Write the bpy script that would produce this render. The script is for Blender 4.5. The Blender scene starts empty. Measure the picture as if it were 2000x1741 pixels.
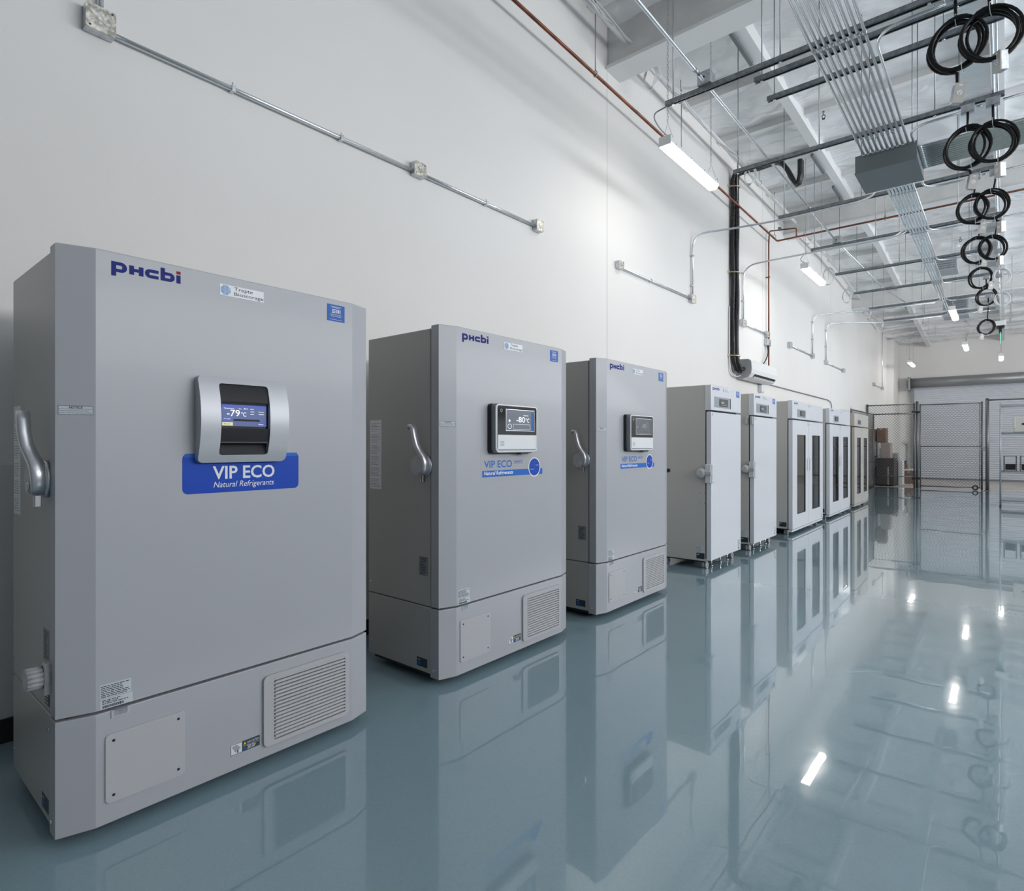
import bpy, bmesh, math, random
from mathutils import Vector, Matrix
random.seed(7)
C = bpy.context.scene.collection
PI = math.pi
V = Vector

# ------------------------------------------------------------------ camera
th = math.atan(962 / 1150)
cam = bpy.data.cameras.new('camera')
co = bpy.data.objects.new('camera', cam); C.objects.link(co)
co.location = (3.46, 0, 1.34); co.rotation_euler = (PI / 2, 0, th)
cam.sensor_width = 36; cam.lens = 1150 * 36 / 2000; cam.shift_y = -1.5 / 2000
cam.clip_start = 0.05; cam.clip_end = 200
bpy.context.scene.camera = co
vs = bpy.context.scene.view_settings
vs.view_transform = 'Standard'; vs.look = 'None'; vs.gamma = 1; vs.use_curve_mapping = False
vs.exposure = 0.25

# ------------------------------------------------------------------ materials
def srgb(r, g, b):
    f = lambda c: (c / 255 / 12.92) if c / 255 <= 0.04045 else ((c / 255 + 0.055) / 1.055) ** 2.4
    return (f(r), f(g), f(b), 1)
def mat(name, col, rough=0.5, metal=0.0, coat=0.0, emit=None, es=0.0, bump=None, mottled=None, spec=0.5, alpha=1.0):
    m = bpy.data.materials.new(name); m.use_nodes = True
    nt = m.node_tree; b = nt.nodes['Principled BSDF']
    b.inputs['Base Color'].default_value = col
    b.inputs['Roughness'].default_value = rough
    b.inputs['Metallic'].default_value = metal
    b.inputs['Coat Weight'].default_value = coat
    b.inputs['Coat Roughness'].default_value = 0.08
    b.inputs['Specular IOR Level'].default_value = spec
    if alpha < 1: b.inputs['Alpha'].default_value = alpha
    if emit:
        b.inputs['Emission Color'].default_value = emit
        b.inputs['Emission Strength'].default_value = es
    tc = nt.nodes.new('ShaderNodeTexCoord')
    if bump:
        sc, st, dist = bump
        n = nt.nodes.new('ShaderNodeTexNoise'); n.inputs['Scale'].default_value = sc; n.inputs['Detail'].default_value = 3
        bp = nt.nodes.new('ShaderNodeBump'); bp.inputs['Strength'].default_value = st; bp.inputs['Distance'].default_value = dist
        nt.links.new(tc.outputs['Object'], n.inputs['Vector'])
        nt.links.new(n.outputs['Fac'], bp.inputs['Height']); nt.links.new(bp.outputs['Normal'], b.inputs['Normal'])
    if mottled:
        sc, c2 = mottled
        n = nt.nodes.new('ShaderNodeTexNoise'); n.inputs['Scale'].default_value = sc; n.inputs['Detail'].default_value = 5
        r = nt.nodes.new('ShaderNodeValToRGB'); r.color_ramp.elements[0].position = 0.38; r.color_ramp.elements[1].position = 0.62
        r.color_ramp.elements[0].color = col; r.color_ramp.elements[1].color = c2
        nt.links.new(tc.outputs['Object'], n.inputs['Vector']); nt.links.new(n.outputs['Fac'], r.inputs['Fac'])
        nt.links.new(r.outputs['Color'], b.inputs['Base Color'])
    return m
M = {}
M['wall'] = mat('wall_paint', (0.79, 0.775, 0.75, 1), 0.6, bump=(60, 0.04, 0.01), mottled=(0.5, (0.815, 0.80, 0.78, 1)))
M['wall_low'] = mat('wall_low_paint', (0.70, 0.69, 0.67, 1), 0.6, bump=(60, 0.04, 0.01))  # lower wall panel, slightly darker than the wall above
M['wall_far'] = mat('dark_wall_paint', (0.22, 0.215, 0.21, 1), 0.7)  # front wall: unlit look put into its colour, to bounce less light
M['joint'] = mat('joint_sealant', (0.5, 0.5, 0.5, 1), 0.7)
M['base'] = mat('black_rubber_base', (0.02, 0.02, 0.022, 1), 0.5)
M['concrete'] = mat('concrete', (0.40, 0.38, 0.36, 1), 0.55, mottled=(2.5, (0.46, 0.44, 0.42, 1)))
M['paint'] = mat('appliance_paint', (0.56, 0.56, 0.56, 1), 0.34, coat=0.15, bump=(220, 0.02, 0.002))
M['paint2'] = mat('appliance_plastic', (0.50, 0.50, 0.515, 1), 0.4)
M['door'] = mat('appliance_door', (0.435, 0.442, 0.472, 1), 0.36, coat=0.08)
M['bezel'] = mat('bezel_silver', (0.52, 0.53, 0.56, 1), 0.42, metal=0.35)
M['white_door'] = mat('white_door_paint', (0.73, 0.745, 0.79, 1), 0.22, coat=0.3)
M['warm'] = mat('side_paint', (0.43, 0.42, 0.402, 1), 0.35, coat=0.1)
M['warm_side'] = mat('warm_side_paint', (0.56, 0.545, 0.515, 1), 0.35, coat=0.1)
M['beige'] = mat('beige_paint', (0.49, 0.465, 0.42, 1), 0.35, coat=0.2)
M['black'] = mat('black_plastic', (0.012, 0.012, 0.014, 1), 0.4)
M['gasket'] = mat('dark_gasket', (0.03, 0.032, 0.036, 1), 0.6)
M['gloss_black'] = mat('gloss_black', (0.02, 0.021, 0.024, 1), 0.08, coat=0.6)
M['dark_panel'] = mat('dark_panel', (0.02, 0.021, 0.026, 1), 0.45, spec=0.25)
M['silver'] = mat('silver_paint', (0.62, 0.63, 0.66, 1), 0.28, metal=0.75)
M['graysilver'] = mat('grey_bezel', (0.25, 0.265, 0.285, 1), 0.35, metal=0.4)
M['chrome'] = mat('chrome', (0.75, 0.76, 0.78, 1), 0.12, metal=1)
M['steel'] = mat('galvanized', (0.47, 0.49, 0.52, 1), 0.34, metal=1, mottled=(26, (0.62, 0.64, 0.66, 1)))
M['emt'] = mat('conduit_steel', (0.74, 0.77, 0.80, 1), 0.26, metal=0.75)
M['side_emt'] = mat('dull_conduit', (0.30, 0.36, 0.37, 1), 0.35, metal=0.8)
M['strut'] = mat('strut_steel', (0.23, 0.25, 0.27, 1), 0.42, metal=1, mottled=(30, (0.33, 0.35, 0.37, 1)))
M['boxlid'] = mat('spangled_lid', (0.34, 0.33, 0.29, 1), 0.4, metal=0.6, mottled=(45, (0.80, 0.78, 0.70, 1)))
M['graybox'] = mat('grey_enamel', (0.15, 0.17, 0.18, 1), 0.45)
M['copper'] = mat('copper', (0.30, 0.11, 0.07, 1), 0.36, metal=0.8, mottled=(5, (0.17, 0.075, 0.05, 1)))
M['cord'] = mat('black_cord', (0.005, 0.005, 0.006, 1), 0.45, spec=0.3)
M['foam'] = mat('black_insulation', (0.012, 0.012, 0.013, 1), 0.28, bump=(35, 0.6, 0.02))
M['wcable'] = mat('white_cable', (0.72, 0.73, 0.74, 1), 0.4)
M['brass'] = mat('zinc_clamp', (0.66, 0.58, 0.38, 1), 0.35, metal=0.9)
M['rod'] = mat('threaded_rod', (0.34, 0.36, 0.38, 1), 0.4, metal=0.8)
M['white'] = mat('white_plastic', (0.80, 0.81, 0.82, 1), 0.35)
M['lamp'] = mat('lamp_diffuser', (1, 1, 1, 1), 0.4, emit=(1.0, 0.965, 0.91, 1), es=14)
M['girder'] = mat('painted_girder', (0.66, 0.66, 0.65, 1), 0.6, mottled=(4, (0.73, 0.73, 0.72, 1)))
M['beam'] = mat('painted_beam', (0.78, 0.785, 0.79, 1), 0.5)
M['purlin'] = mat('painted_purlin', (0.80, 0.80, 0.80, 1), 0.5)
M['slot'] = mat('grille_recess', (0.09, 0.095, 0.10, 1), 0.6)  # dark sheet painting the shadow lines between the louvers
M['navy'] = mat('navy_ink', srgb(14, 34, 122), 0.5, spec=0.2)
M['red'] = mat('red_ink', srgb(150, 25, 35), 0.5, spec=0.2)
M['ink'] = mat('dark_ink', (0.03, 0.03, 0.04, 1), 0.5, spec=0.2)
M['whiteink'] = mat('white_ink', (0.85, 0.86, 0.88, 1), 0.4)
M['plate'] = mat('name_plate', (0.78, 0.79, 0.82, 1), 0.3)
M['dots'] = mat('blue_dots', srgb(70, 150, 205), 0.4)
M['emblue'] = mat('blue_sticker', srgb(36, 98, 180), 0.4, spec=0.25)
M['blue'] = mat('blue_decal', srgb(18, 72, 182), 0.4, spec=0.25)
M['blue2'] = mat('light_blue_decal', srgb(40, 108, 198), 0.4, spec=0.25)
M['film'] = mat('clear_film', (0.43, 0.435, 0.45, 1), 0.3)
M['paper'] = mat('paper_label', (0.60, 0.64, 0.68, 1), 0.5)
M['paperwhite'] = mat('white_label', (0.78, 0.79, 0.80, 1), 0.5)
M['darklabel'] = mat('dark_label', (0.02, 0.035, 0.055, 1), 0.4)
M['greylabel'] = mat('grey_rating_label', (0.22, 0.24, 0.26, 1), 0.4)
M['yellow'] = mat('yellow_ink', srgb(235, 205, 40), 0.4)
M['screen_blue'] = mat('lit_screen', (0.05, 0.07, 0.13, 1), 0.15, emit=srgb(84, 96, 140), es=0.75)
M['screen_blue2'] = mat('lit_screen_bar', (0.05, 0.07, 0.2, 1), 0.15, emit=srgb(62, 84, 170), es=0.8)
M['screen_grey'] = mat('lit_grey_screen', (0.1, 0.11, 0.12, 1), 0.12, emit=srgb(105, 115, 128), es=0.5)
M['screen_dim'] = mat('dim_screen', (0.1, 0.11, 0.12, 1), 0.08, coat=0.5, emit=srgb(90, 100, 108), es=0.35)
M['screen_white'] = mat('lit_digits', (0.5, 0.5, 0.5, 1), 0.3, emit=(0.9, 0.95, 1, 1), es=0.9)
M['screen_cream'] = mat('lit_button', (0.4, 0.4, 0.3, 1), 0.3, emit=srgb(215, 205, 150), es=0.6)
M['lcd'] = mat('small_lcd', (0.08, 0.085, 0.085, 1), 0.15, coat=0.4)
M['greyrecess'] = mat('grey_recess', (0.27, 0.31, 0.35, 1), 0.35)
M['interior'] = mat('cabinet_interior', (0.30, 0.31, 0.32, 1), 0.4)
M['shutter'] = mat('shutter_paint', (0.62, 0.65, 0.70, 1), 0.35)
M['hood'] = mat('hood_steel', (0.30, 0.31, 0.32, 1), 0.4, metal=0.5)
M['fence'] = mat('fence_pipe', (0.16, 0.165, 0.17, 1), 0.4, metal=0.8)
M['wire'] = mat('fence_wire', (0.22, 0.22, 0.22, 1), 0.4, metal=0.6)
M['card'] = mat('cardboard', (0.24, 0.15, 0.10, 1), 0.8, mottled=(6, (0.20, 0.12, 0.08, 1)))
M['card2'] = mat('pale_cardboard', (0.46, 0.38, 0.34, 1), 0.8)
M['crate'] = mat('dark_crate', (0.045, 0.035, 0.03, 1), 0.7)
M['bin'] = mat('grey_bin', (0.38, 0.40, 0.42, 1), 0.5)
M['machine'] = mat('machine_beige', (0.55, 0.53, 0.48, 1), 0.45)
M['rubber'] = mat('caster_rubber', (0.42, 0.42, 0.43, 1), 0.5)
M['green'] = mat('green_acrylic', (0.2, 0.8, 0.6, 1), 0.2, emit=(0.15, 0.8, 0.55, 1), es=0.6)
M['tan'] = mat('tape', (0.5, 0.4, 0.3, 1), 0.5)

def glass_mat():
    m = bpy.data.materials.new('window_glass'); m.use_nodes = True; nt = m.node_tree; nt.nodes.clear()
    out = nt.nodes.new('ShaderNodeOutputMaterial'); mx = nt.nodes.new('ShaderNodeMixShader')
    t = nt.nodes.new('ShaderNodeBsdfTransparent'); t.inputs[0].default_value = (0.55, 0.60, 0.60, 1)
    g = nt.nodes.new('ShaderNodeBsdfGlossy'); g.inputs['Roughness'].default_value = 0.02
    f = nt.nodes.new('ShaderNodeFresnel'); f.inputs['IOR'].default_value = 2.3
    nt.links.new(f.outputs[0], mx.inputs[0]); nt.links.new(t.outputs[0], mx.inputs[1]); nt.links.new(g.outputs[0], mx.inputs[2])
    nt.links.new(mx.outputs[0], out.inputs[0]); return m
M['glass'] = glass_mat()

def floor_mat():
    m = mat('epoxy_floor', (0.19, 0.295, 0.325, 1), 0.10, spec=0.3); nt = m.node_tree; b = nt.nodes['Principled BSDF']
    tc = nt.nodes.new('ShaderNodeTexCoord')
    n = nt.nodes.new('ShaderNodeTexNoise'); n.inputs['Scale'].default_value = 5.0; n.inputs['Detail'].default_value = 2
    bp = nt.nodes.new('ShaderNodeBump'); bp.inputs['Strength'].default_value = 0.16; bp.inputs['Distance'].default_value = 0.006
    nt.links.new(tc.outputs['Object'], n.inputs['Vector']); nt.links.new(n.outputs['Fac'], bp.inputs['Height'])
    nt.links.new(bp.outputs['Normal'], b.inputs['Normal'])
    n3 = nt.nodes.new('ShaderNodeTexNoise'); n3.inputs['Scale'].default_value = 2.2; n3.inputs['Detail'].default_value = 2
    bp3 = nt.nodes.new('ShaderNodeBump'); bp3.inputs['Strength'].default_value = 0.12; bp3.inputs['Distance'].default_value = 0.006
    nt.links.new(tc.outputs['Object'], n3.inputs['Vector']); nt.links.new(n3.outputs['Fac'], bp3.inputs['Height']); nt.links.new(bp3.outputs['Normal'], b.inputs['Coat Normal'])
    n2 = nt.nodes.new('ShaderNodeTexNoise'); n2.inputs['Scale'].default_value = 130; n2.inputs['Detail'].default_value = 4
    r = nt.nodes.new('ShaderNodeValToRGB'); r.color_ramp.elements[0].position = 0.3; r.color_ramp.elements[1].position = 0.7
    r.color_ramp.elements[0].color = (0.25, 0.37, 0.42, 1); r.color_ramp.elements[1].color = (0.275, 0.395, 0.445, 1)
    nt.links.new(tc.outputs['Object'], n2.inputs['Vector']); nt.links.new(n2.outputs['Fac'], r.inputs['Fac'])
    nt.links.new(r.outputs['Color'], b.inputs['Base Color'])
    b.inputs['Coat Weight'].default_value = 1.0; b.inputs['Coat Roughness'].default_value = 0.012; b.inputs['Coat IOR'].default_value = 1.55
    return m
M['floor'] = floor_mat()

def foil_mat():
    m = mat('white_foil_insulation', (0.84, 0.85, 0.865, 1), 0.2, spec=0.7); nt = m.node_tree; b = nt.nodes['Principled BSDF']
    tc = nt.nodes.new('ShaderNodeTexCoord'); mp = nt.nodes.new('ShaderNodeMapping'); mp.inputs['Scale'].default_value = (1.0, 1.5, 1)
    n = nt.nodes.new('ShaderNodeTexNoise'); n.inputs['Scale'].default_value = 1.1; n.inputs['Detail'].default_value = 2.5; n.inputs['Distortion'].default_value = 0.7
    n.inputs['Roughness'].default_value = 0.55
    bp = nt.nodes.new('ShaderNodeBump'); bp.inputs['Strength'].default_value = 0.9; bp.inputs['Distance'].default_value = 0.14; b.inputs['Coat Weight'].default_value = 0.8
    nt.links.new(tc.outputs['Object'], mp.inputs[0]); nt.links.new(mp.outputs[0], n.inputs['Vector'])
    nt.links.new(n.outputs['Fac'], bp.inputs['Height']); nt.links.new(bp.outputs['Normal'], b.inputs['Normal'])
    return m
M['foil'] = foil_mat()

# ------------------------------------------------------------------ text cache
_txt = {}
def text_mesh(s, bold=False, shear=0.0):
    k = (s, bold, shear)
    if k not in _txt:
        cu = bpy.data.curves.new('t', 'FONT'); cu.body = s; cu.size = 1; cu.shear = shear
        cu.resolution_u = 3
        if bold: cu.offset = 0.02
        ob = bpy.data.objects.new('t', cu); C.objects.link(ob)
        dg = bpy.context.evaluated_depsgraph_get(); dg.update()
        me = bpy.data.meshes.new_from_object(ob.evaluated_get(dg))
        vs_ = [v.co.copy() for v in me.vertices]; fs = [tuple(p.vertices) for p in me.polygons]
        bpy.data.objects.remove(ob); bpy.data.curves.remove(cu); bpy.data.meshes.remove(me)
        _txt[k] = (vs_, fs)
    return _txt[k]

# ------------------------------------------------------------------ mesh builder
class MB:
    def __init__(s): s.bm = bmesh.new(); s.mats = []; s.i = 0
    def m(s, name):
        mm = M[name]
        if mm not in s.mats: s.mats.append(mm)
        s.i = s.mats.index(mm); return s
    def _f(s, vs_, smooth=False):
        try: f = s.bm.faces.new(vs_)
        except ValueError: return None
        f.material_index = s.i; f.smooth = smooth; return f
    def poly(s, pts):
        return s._f([s.bm.verts.new(p) for p in pts])
    def box(s, x0, x1, y0, y1, z0, z1, bev=0, seg=2):
        v = [s.bm.verts.new(p) for p in ((x0,y0,z0),(x1,y0,z0),(x1,y1,z0),(x0,y1,z0),(x0,y0,z1),(x1,y0,z1),(x1,y1,z1),(x0,y1,z1))]
        fs = [s._f([v[i] for i in q]) for q in ((3,2,1,0),(4,5,6,7),(0,1,5,4),(1,2,6,5),(2,3,7,6),(3,0,4,7))]
        if bev:
            es = list({e for f in fs for e in f.edges})
            r = bmesh.ops.bevel(s.bm, geom=es, offset=bev, segments=seg, profile=0.5, affect='EDGES')
            for f in r['faces']: f.material_index = s.i
        return s
    def prism(s, pts, n0, n1, axis='z', bev=0, smooth=False):
        P = {'z': lambda a, b, t: (a, b, t), 'x': lambda a, b, t: (t, a, b), 'y': lambda a, b, t: (a, t, b)}[axis]
        lo = [s.bm.verts.new(P(a, b, n0)) for a, b in pts]; hi = [s.bm.verts.new(P(a, b, n1)) for a, b in pts]
        fs = [s._f(lo[::-1]), s._f(hi)]
        n = len(pts)
        for i in range(n): fs.append(s._f([lo[i], lo[(i+1) % n], hi[(i+1) % n], hi[i]], smooth))
        if bev:
            es = [e for e in fs[1].edges]
            r = bmesh.ops.bevel(s.bm, geom=es, offset=bev, segments=2, profile=0.5, affect='EDGES')
            for f in r['faces']: f.material_index = s.i
        return s
    def rrect(s, x0, x1, y0, y1, z0, z1, r, bev=0):
        return s.prism(rr(y0, y1, z0, z1, r), x0, x1, 'x', bev)
    def tube(s, path, r, seg=8, closed=False, smooth=True, r2=None):
        path = [V(p) for p in path]; n = len(path); rings = []
        t0 = (path[1] - path[0]).normalized()
        up = V((0, 0, 1)) if abs(t0.z) < 0.9 else V((1, 0, 0))
        a = t0.cross(up).normalized()
        for i, p in enumerate(path):
            if closed: t = (path[(i+1) % n] - path[i-1]).normalized()
            elif i == 0: t = t0
            elif i == n-1: t = (path[-1] - path[-2]).normalized()
            else: t = ((path[i+1]-p).normalized() + (p-path[i-1]).normalized()).normalized()
            a = (a - t * a.dot(t)).normalized(); b = t.cross(a)
            rad = r if r2 is None else r + (r2 - r) * i / (n - 1)
            rings.append([s.bm.verts.new(p + (a*math.cos(2*PI*k/seg) + b*math.sin(2*PI*k/seg)) * rad) for k in range(seg)])
        for i in range(n if closed else n-1):
            A, B = rings[i], rings[(i+1) % n]
            for k in range(seg): s._f([A[k], A[(k+1) % seg], B[(k+1) % seg], B[k]], smooth)
        if not closed: s._f(rings[0][::-1]); s._f(rings[-1])
        return s
    def cyl(s, p0, p1, r, seg=20, r2=None, smooth=True): return s.tube([p0, p1], r, seg, smooth=smooth, r2=r2)
    def sweep(s, path, wa, wb, A, seg=12):
        """superellipse sweep; A = fixed side axis"""
        path = [V(p) for p in path]; n = len(path); rings = []; A = V(A)
        for i, p in enumerate(path):
            t = (path[min(i+1, n-1)] - path[max(i-1, 0)]).normalized()
            a = (A - t * A.dot(t)).normalized(); b = t.cross(a); ring = []
            ra = wa[i] if isinstance(wa, (list, tuple)) else wa; rb = wb[i] if isinstance(wb, (list, tuple)) else wb
            for k in range(seg):
                c, d = math.cos(2*PI*k/seg), math.sin(2*PI*k/seg)
                c = math.copysign(abs(c) ** 0.6, c); d = math.copysign(abs(d) ** 0.6, d)
                ring.append(s.bm.verts.new(p + a*c*ra + b*d*rb))
            rings.append(ring)
        for i in range(n-1):
            for k in range(seg): s._f([rings[i][k], rings[i][(k+1) % seg], rings[i+1][(k+1) % seg], rings[i+1][k]], True)
        s._f(rings[0][::-1]); s._f(rings[-1]); return s
    def text(s, t, o, U, W, w, h, bold=False, shear=0.0):
        """fit text in a w x h rectangle whose lower left corner is o; U right, W up"""
        vs_, fs = text_mesh(t, bold, shear)
        if not vs_: return s
        x0 = min(v.x for v in vs_); x1 = max(v.x for v in vs_); y0 = min(v.y for v in vs_); y1 = max(v.y for v in vs_)
        o, U, W = V(o), V(U), V(W)
        nv = [s.bm.verts.new(o + U*((v.x-x0)/(x1-x0)*w) + W*((v.y-y0)/(y1-y0)*h)) for v in vs_]
        for f in fs: s._f([nv[i] for i in f])
        return s
    def xt(s, t, x, y, z, w, h, bold=False, shear=0.0): return s.text(t, (x, y, z), (0, 1, 0), (0, 0, 1), w, h, bold, shear)
    def xq(s, x, y0, y1, z0, z1): s.poly([(x, y0, z0), (x, y1, z0), (x, y1, z1), (x, y0, z1)]); return s
    def build(s, name, parent=None, off=None, normals=True):
        if normals: bmesh.ops.recalc_face_normals(s.bm, faces=s.bm.faces)
        if off is None:
            xs = [v.co for v in s.bm.verts]
            if parent is None:
                off = V(((min(v.x for v in xs)+max(v.x for v in xs))/2, (min(v.y for v in xs)+max(v.y for v in xs))/2, min(v.z for v in xs)))
            else: off = V((0, 0, 0))
            loc = off if parent is None else V((0, 0, 0))
        else: off = V(off); loc = V((0, 0, 0))
        bmesh.ops.translate(s.bm, verts=s.bm.verts, vec=-off)
        me = bpy.data.meshes.new(name); s.bm.to_mesh(me); s.bm.free()
        for mm in s.mats: me.materials.append(mm)
        o = bpy.data.objects.new(name, me); C.objects.link(o)
        if parent is not None: o.parent = parent
        else: o.location = loc
        return o
def rr(a0, a1, b0, b1, r, n=5):
    pts = []
    for cx, cy, s0 in ((a1-r, b1-r, 0), (a0+r, b1-r, 1), (a0+r, b0+r, 2), (a1-r, b0+r, 3)):
        for k in range(n+1):
            an = PI/2*(s0 + k/n); pts.append((cx + r*math.cos(an), cy + r*math.sin(an)))
    return pts
def tag(o, label=None, cat=None, group=None, kind=None):
    if label: o['label'] = label
    if cat: o['category'] = cat
    if group: o['group'] = group
    if kind: o['kind'] = kind
    return o
def empty(name, loc, label=None, cat=None, group=None, kind=None):
    o = bpy.data.objects.new(name, None); C.objects.link(o); o.location = loc; o.empty_display_size = 0.1
    return tag(o, label, cat, group, kind)
def fillet(pts, r=0.12, n=6):
    """round the corners of a polyline"""
    pts = [V(p) for p in pts]; out = [pts[0]]
    for i in range(1, len(pts)-1):
        a, p, b = pts[i-1], pts[i], pts[i+1]
        d1 = (a-p); d2 = (b-p); rr_ = min(r, d1.length*0.49, d2.length*0.49)
        q1 = p + d1.normalized()*rr_; q2 = p + d2.normalized()*rr_
        for k in range(n+1):
            t = k/n; out.append(q1*(1-t)**2 + p*2*t*(1-t) + q2*t*t)
    out.append(pts[-1]); return out

# ------------------------------------------------------------------ setting
XR, YB, YF = 12.0, 28.0, -6.0
def cz(y): return 6.12 if y < 16 else 6.12 - 0.068*(y-16)
b = MB().m('floor'); b.box(-0.2, XR+0.2, YF-0.2, 21.9, -0.12, 0); tag(b.build('floor'), kind='structure')
b = MB().m('concrete'); b.box(-0.2, XR+0.2, 21.9, YB+0.3, -0.12, 0.0); tag(b.build('floor_concrete'), kind='structure')
b = MB().m('wall')
b.box(-0.2, 0, YF-0.2, YB+0.2, 0, 6.5)
b.m('joint')
for y in (5.816, 11.42, 17.0):
    b.box(-0.01, 0.001, y-0.004, y+0.004, 1.25, cz(y))
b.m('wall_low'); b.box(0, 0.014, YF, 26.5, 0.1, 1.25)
tag(b.build('wall_left'), kind='structure')
b = MB().m('base'); b.box(0, 0.022, YF, 26.5, 0, 0.11, 0.004); tag(b.build('baseboard_left'), kind='structure')
b = MB().m('wall'); b.box(0, 0.22, 26.5, 27.98, 0, 5.35); tag(b.build('column_corner'), kind='structure')
# back wall around shutter opening 0.63..5.0 x 0..3.6
b = MB().m('wall')
b.box(-0.2, 0.75, YB, YB+0.2, 0, 6.5); b.box(5.0, XR+0.2, YB, YB+0.2, 0, 6.5); b.box(0.75, 5.0, YB, YB+0.2, 3.7, 6.5)
tag(b.build('wall_back'), kind='structure')
b = MB().m('wall')
b.box(XR, XR+0.2, YF-0.2, YB+0.2, 0, 2.2); b.box(XR, XR+0.2, YF-0.2, YB+0.2, 5.0, 6.5); b.box(XR, XR+0.2, YF-0.2, -3.0, 2.2, 5.0); b.box(XR, XR+0.2, 23.0, YB+0.2, 2.2, 5.0)
tag(b.build('wall_right'), kind='structure')
w = empty('window_2', (XR+0.1, 10, 2.2), kind='structure')  # unseen window band, added to bring in side light
b = MB().m('strut')
for k in range(13): b.box(XR+0.06, XR+0.14, -3.0+26*k/12-0.03, -3.0+26*k/12+0.03, 2.2, 5.0)
for z in (2.23, 4.97): b.box(XR+0.06, XR+0.14, -3.0, 23.0, z-0.03, z+0.03)
b.build('window_frame', w, off=(XR+0.1, 10, 2.2))
b = MB().m('glass'); b.box(XR+0.095, XR+0.105, -2.97, 22.97, 2.26, 4.94); b.build('pane', w, off=(XR+0.1, 10, 2.2))
# front wall (behind the camera) with an unseen storefront window added for daylight
b = MB().m('wall_far')
b.box(-0.2, 4.5, YF-0.2, YF, 0, 6.5); b.box(11, XR+0.2, YF-0.2, YF, 0, 6.5); b.box(4.5, 11, YF-0.2, YF, 3.2, 6.5); b.box(4.5, 11, YF-0.2, YF, 0, 0.3)
tag(b.build('wall_front'), kind='structure')
w = empty('window_1', (7.75, YF-0.1, 0.3), kind='structure')
b = MB().m('strut')
for x in (4.53, 6.15, 7.75, 9.35, 10.97): b.box(x-0.03, x+0.03, YF-0.14, YF-0.06, 0.3, 3.2)
for z in (0.33, 3.17): b.box(4.5, 11, YF-0.14, YF-0.06, z-0.03, z+0.03)
b.build('window_frame', w, off=(7.75, YF-0.1, 0.3))
b = MB().m('glass'); b.box(4.56, 10.94, YF-0.105, YF-0.095, 0.36, 3.14); b.build('pane', w, off=(7.75, YF-0.1, 0.3))

# ceiling: sagging foil faced insulation between purlins
b = MB().m('foil')
pur = [7.94 + 1.25*k for k in range(-11, 17)]
NX, NY = 90, 300
gv = []
for j in range(NY+1):
    y = YF - 0.1 + (YB + 0.2 - YF)*j/NY; row = []
    ph = ((y - pur[0]) / 1.25) % 1
    for i in range(NX+1):
        x = -0.1 + (XR+0.2)*i/NX
        sag = math.sin(PI*ph)**0.7
        z = cz(y) + 0.06 - 0.13*sag*(0.75 + 0.25*math.sin(x*2.1 + y*1.3)) + 0.018*math.sin(x*5.1+y*3.7)*sag + 0.012*math.sin(x*11.3-y*7.1)*sag
        row.append(b.bm.verts.new((x, y, z)))
    gv.append(row)
for j in range(NY):
    for i in range(NX): b._f([gv[j][i], gv[j][i+1], gv[j+1][i+1], gv[j+1][i]], True)
b.m('beam'); b.poly([(-0.2, YF-0.2, 6.5), (XR+0.2, YF-0.2, 6.5), (XR+0.2, YB+0.2, 6.5), (-0.2, YB+0.2, 6.5)])
tag(b.build('ceiling'), kind='structure')
for y in pur:
    if y > YB - 0.1 or y < YF + 0.1: continue
    b = MB().m('purlin'); z = cz(y)
    b.box(0, XR, y-0.025, y+0.025, z-0.06, z+0.1); b.box(0, XR, y-0.05, y+0.05, z-0.068, z-0.06)
    tag(b.build('ceiling_purlin'), kind='structure')
for y in (-1.0, 5.94, 12.9, 19.9):
    b = MB().m('girder'); z = cz(y)
    b.box(0, XR, y-0.11, y+0.11, z-0.50, z+0.05, 0.008); b.m('beam'); b.box(0, XR, y-0.16, y+0.16, z-0.54, z-0.50)
    tag(b.build('ceiling_beam_girder'), kind='structure')
for x in (1.2, 3.40, 5.8, 8.2, 10.6):
    b = MB().m('beam')
    for y0, y1 in ((YF, 16), (16, YB)):
        za, zb = cz(y0), cz(y1)
        vs_ = [(x+dx, yy, zz+dz) for yy, zz in ((y0, za), (y1, zb)) for dx, dz in ((-0.06, -0.16), (0.06, -0.16), (0.06, 0.05), (-0.06, 0.05))]
        vv = [b.bm.verts.new(p) for p in vs_]
        for q in ((0, 1, 2, 3), (4, 5, 6, 7), (0, 1, 5, 4), (1, 2, 6, 5), (2, 3, 7, 6), (3, 0, 4, 7)): b._f([vv[i] for i in q])
    tag(b.build('ceiling_beam'), kind='structure')
# short slotted seismic channels on the longitudinal beam
for i, (y0, w_) in enumerate(((6.4, 0.9), (10.2, 0.8), (11.7, 0.7), (20.8, 1.3))):
    b = MB().m('graybox'); b.box(1.10, 1.14, y0, y0+w_, cz(y0)-0.19-0.02, cz(y0)-0.165)
    tag(b.build('channel_bracket'), ['short dark slotted channel under the ceiling beam nearest the camera', 'dark slotted channel under the ceiling beam beside the looped black tubing',
        'dark slotted channel under the ceiling beam just past the looped tubing', 'long dark slotted channel on the ceiling beam near the far wall'][i], 'bracket')

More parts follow.
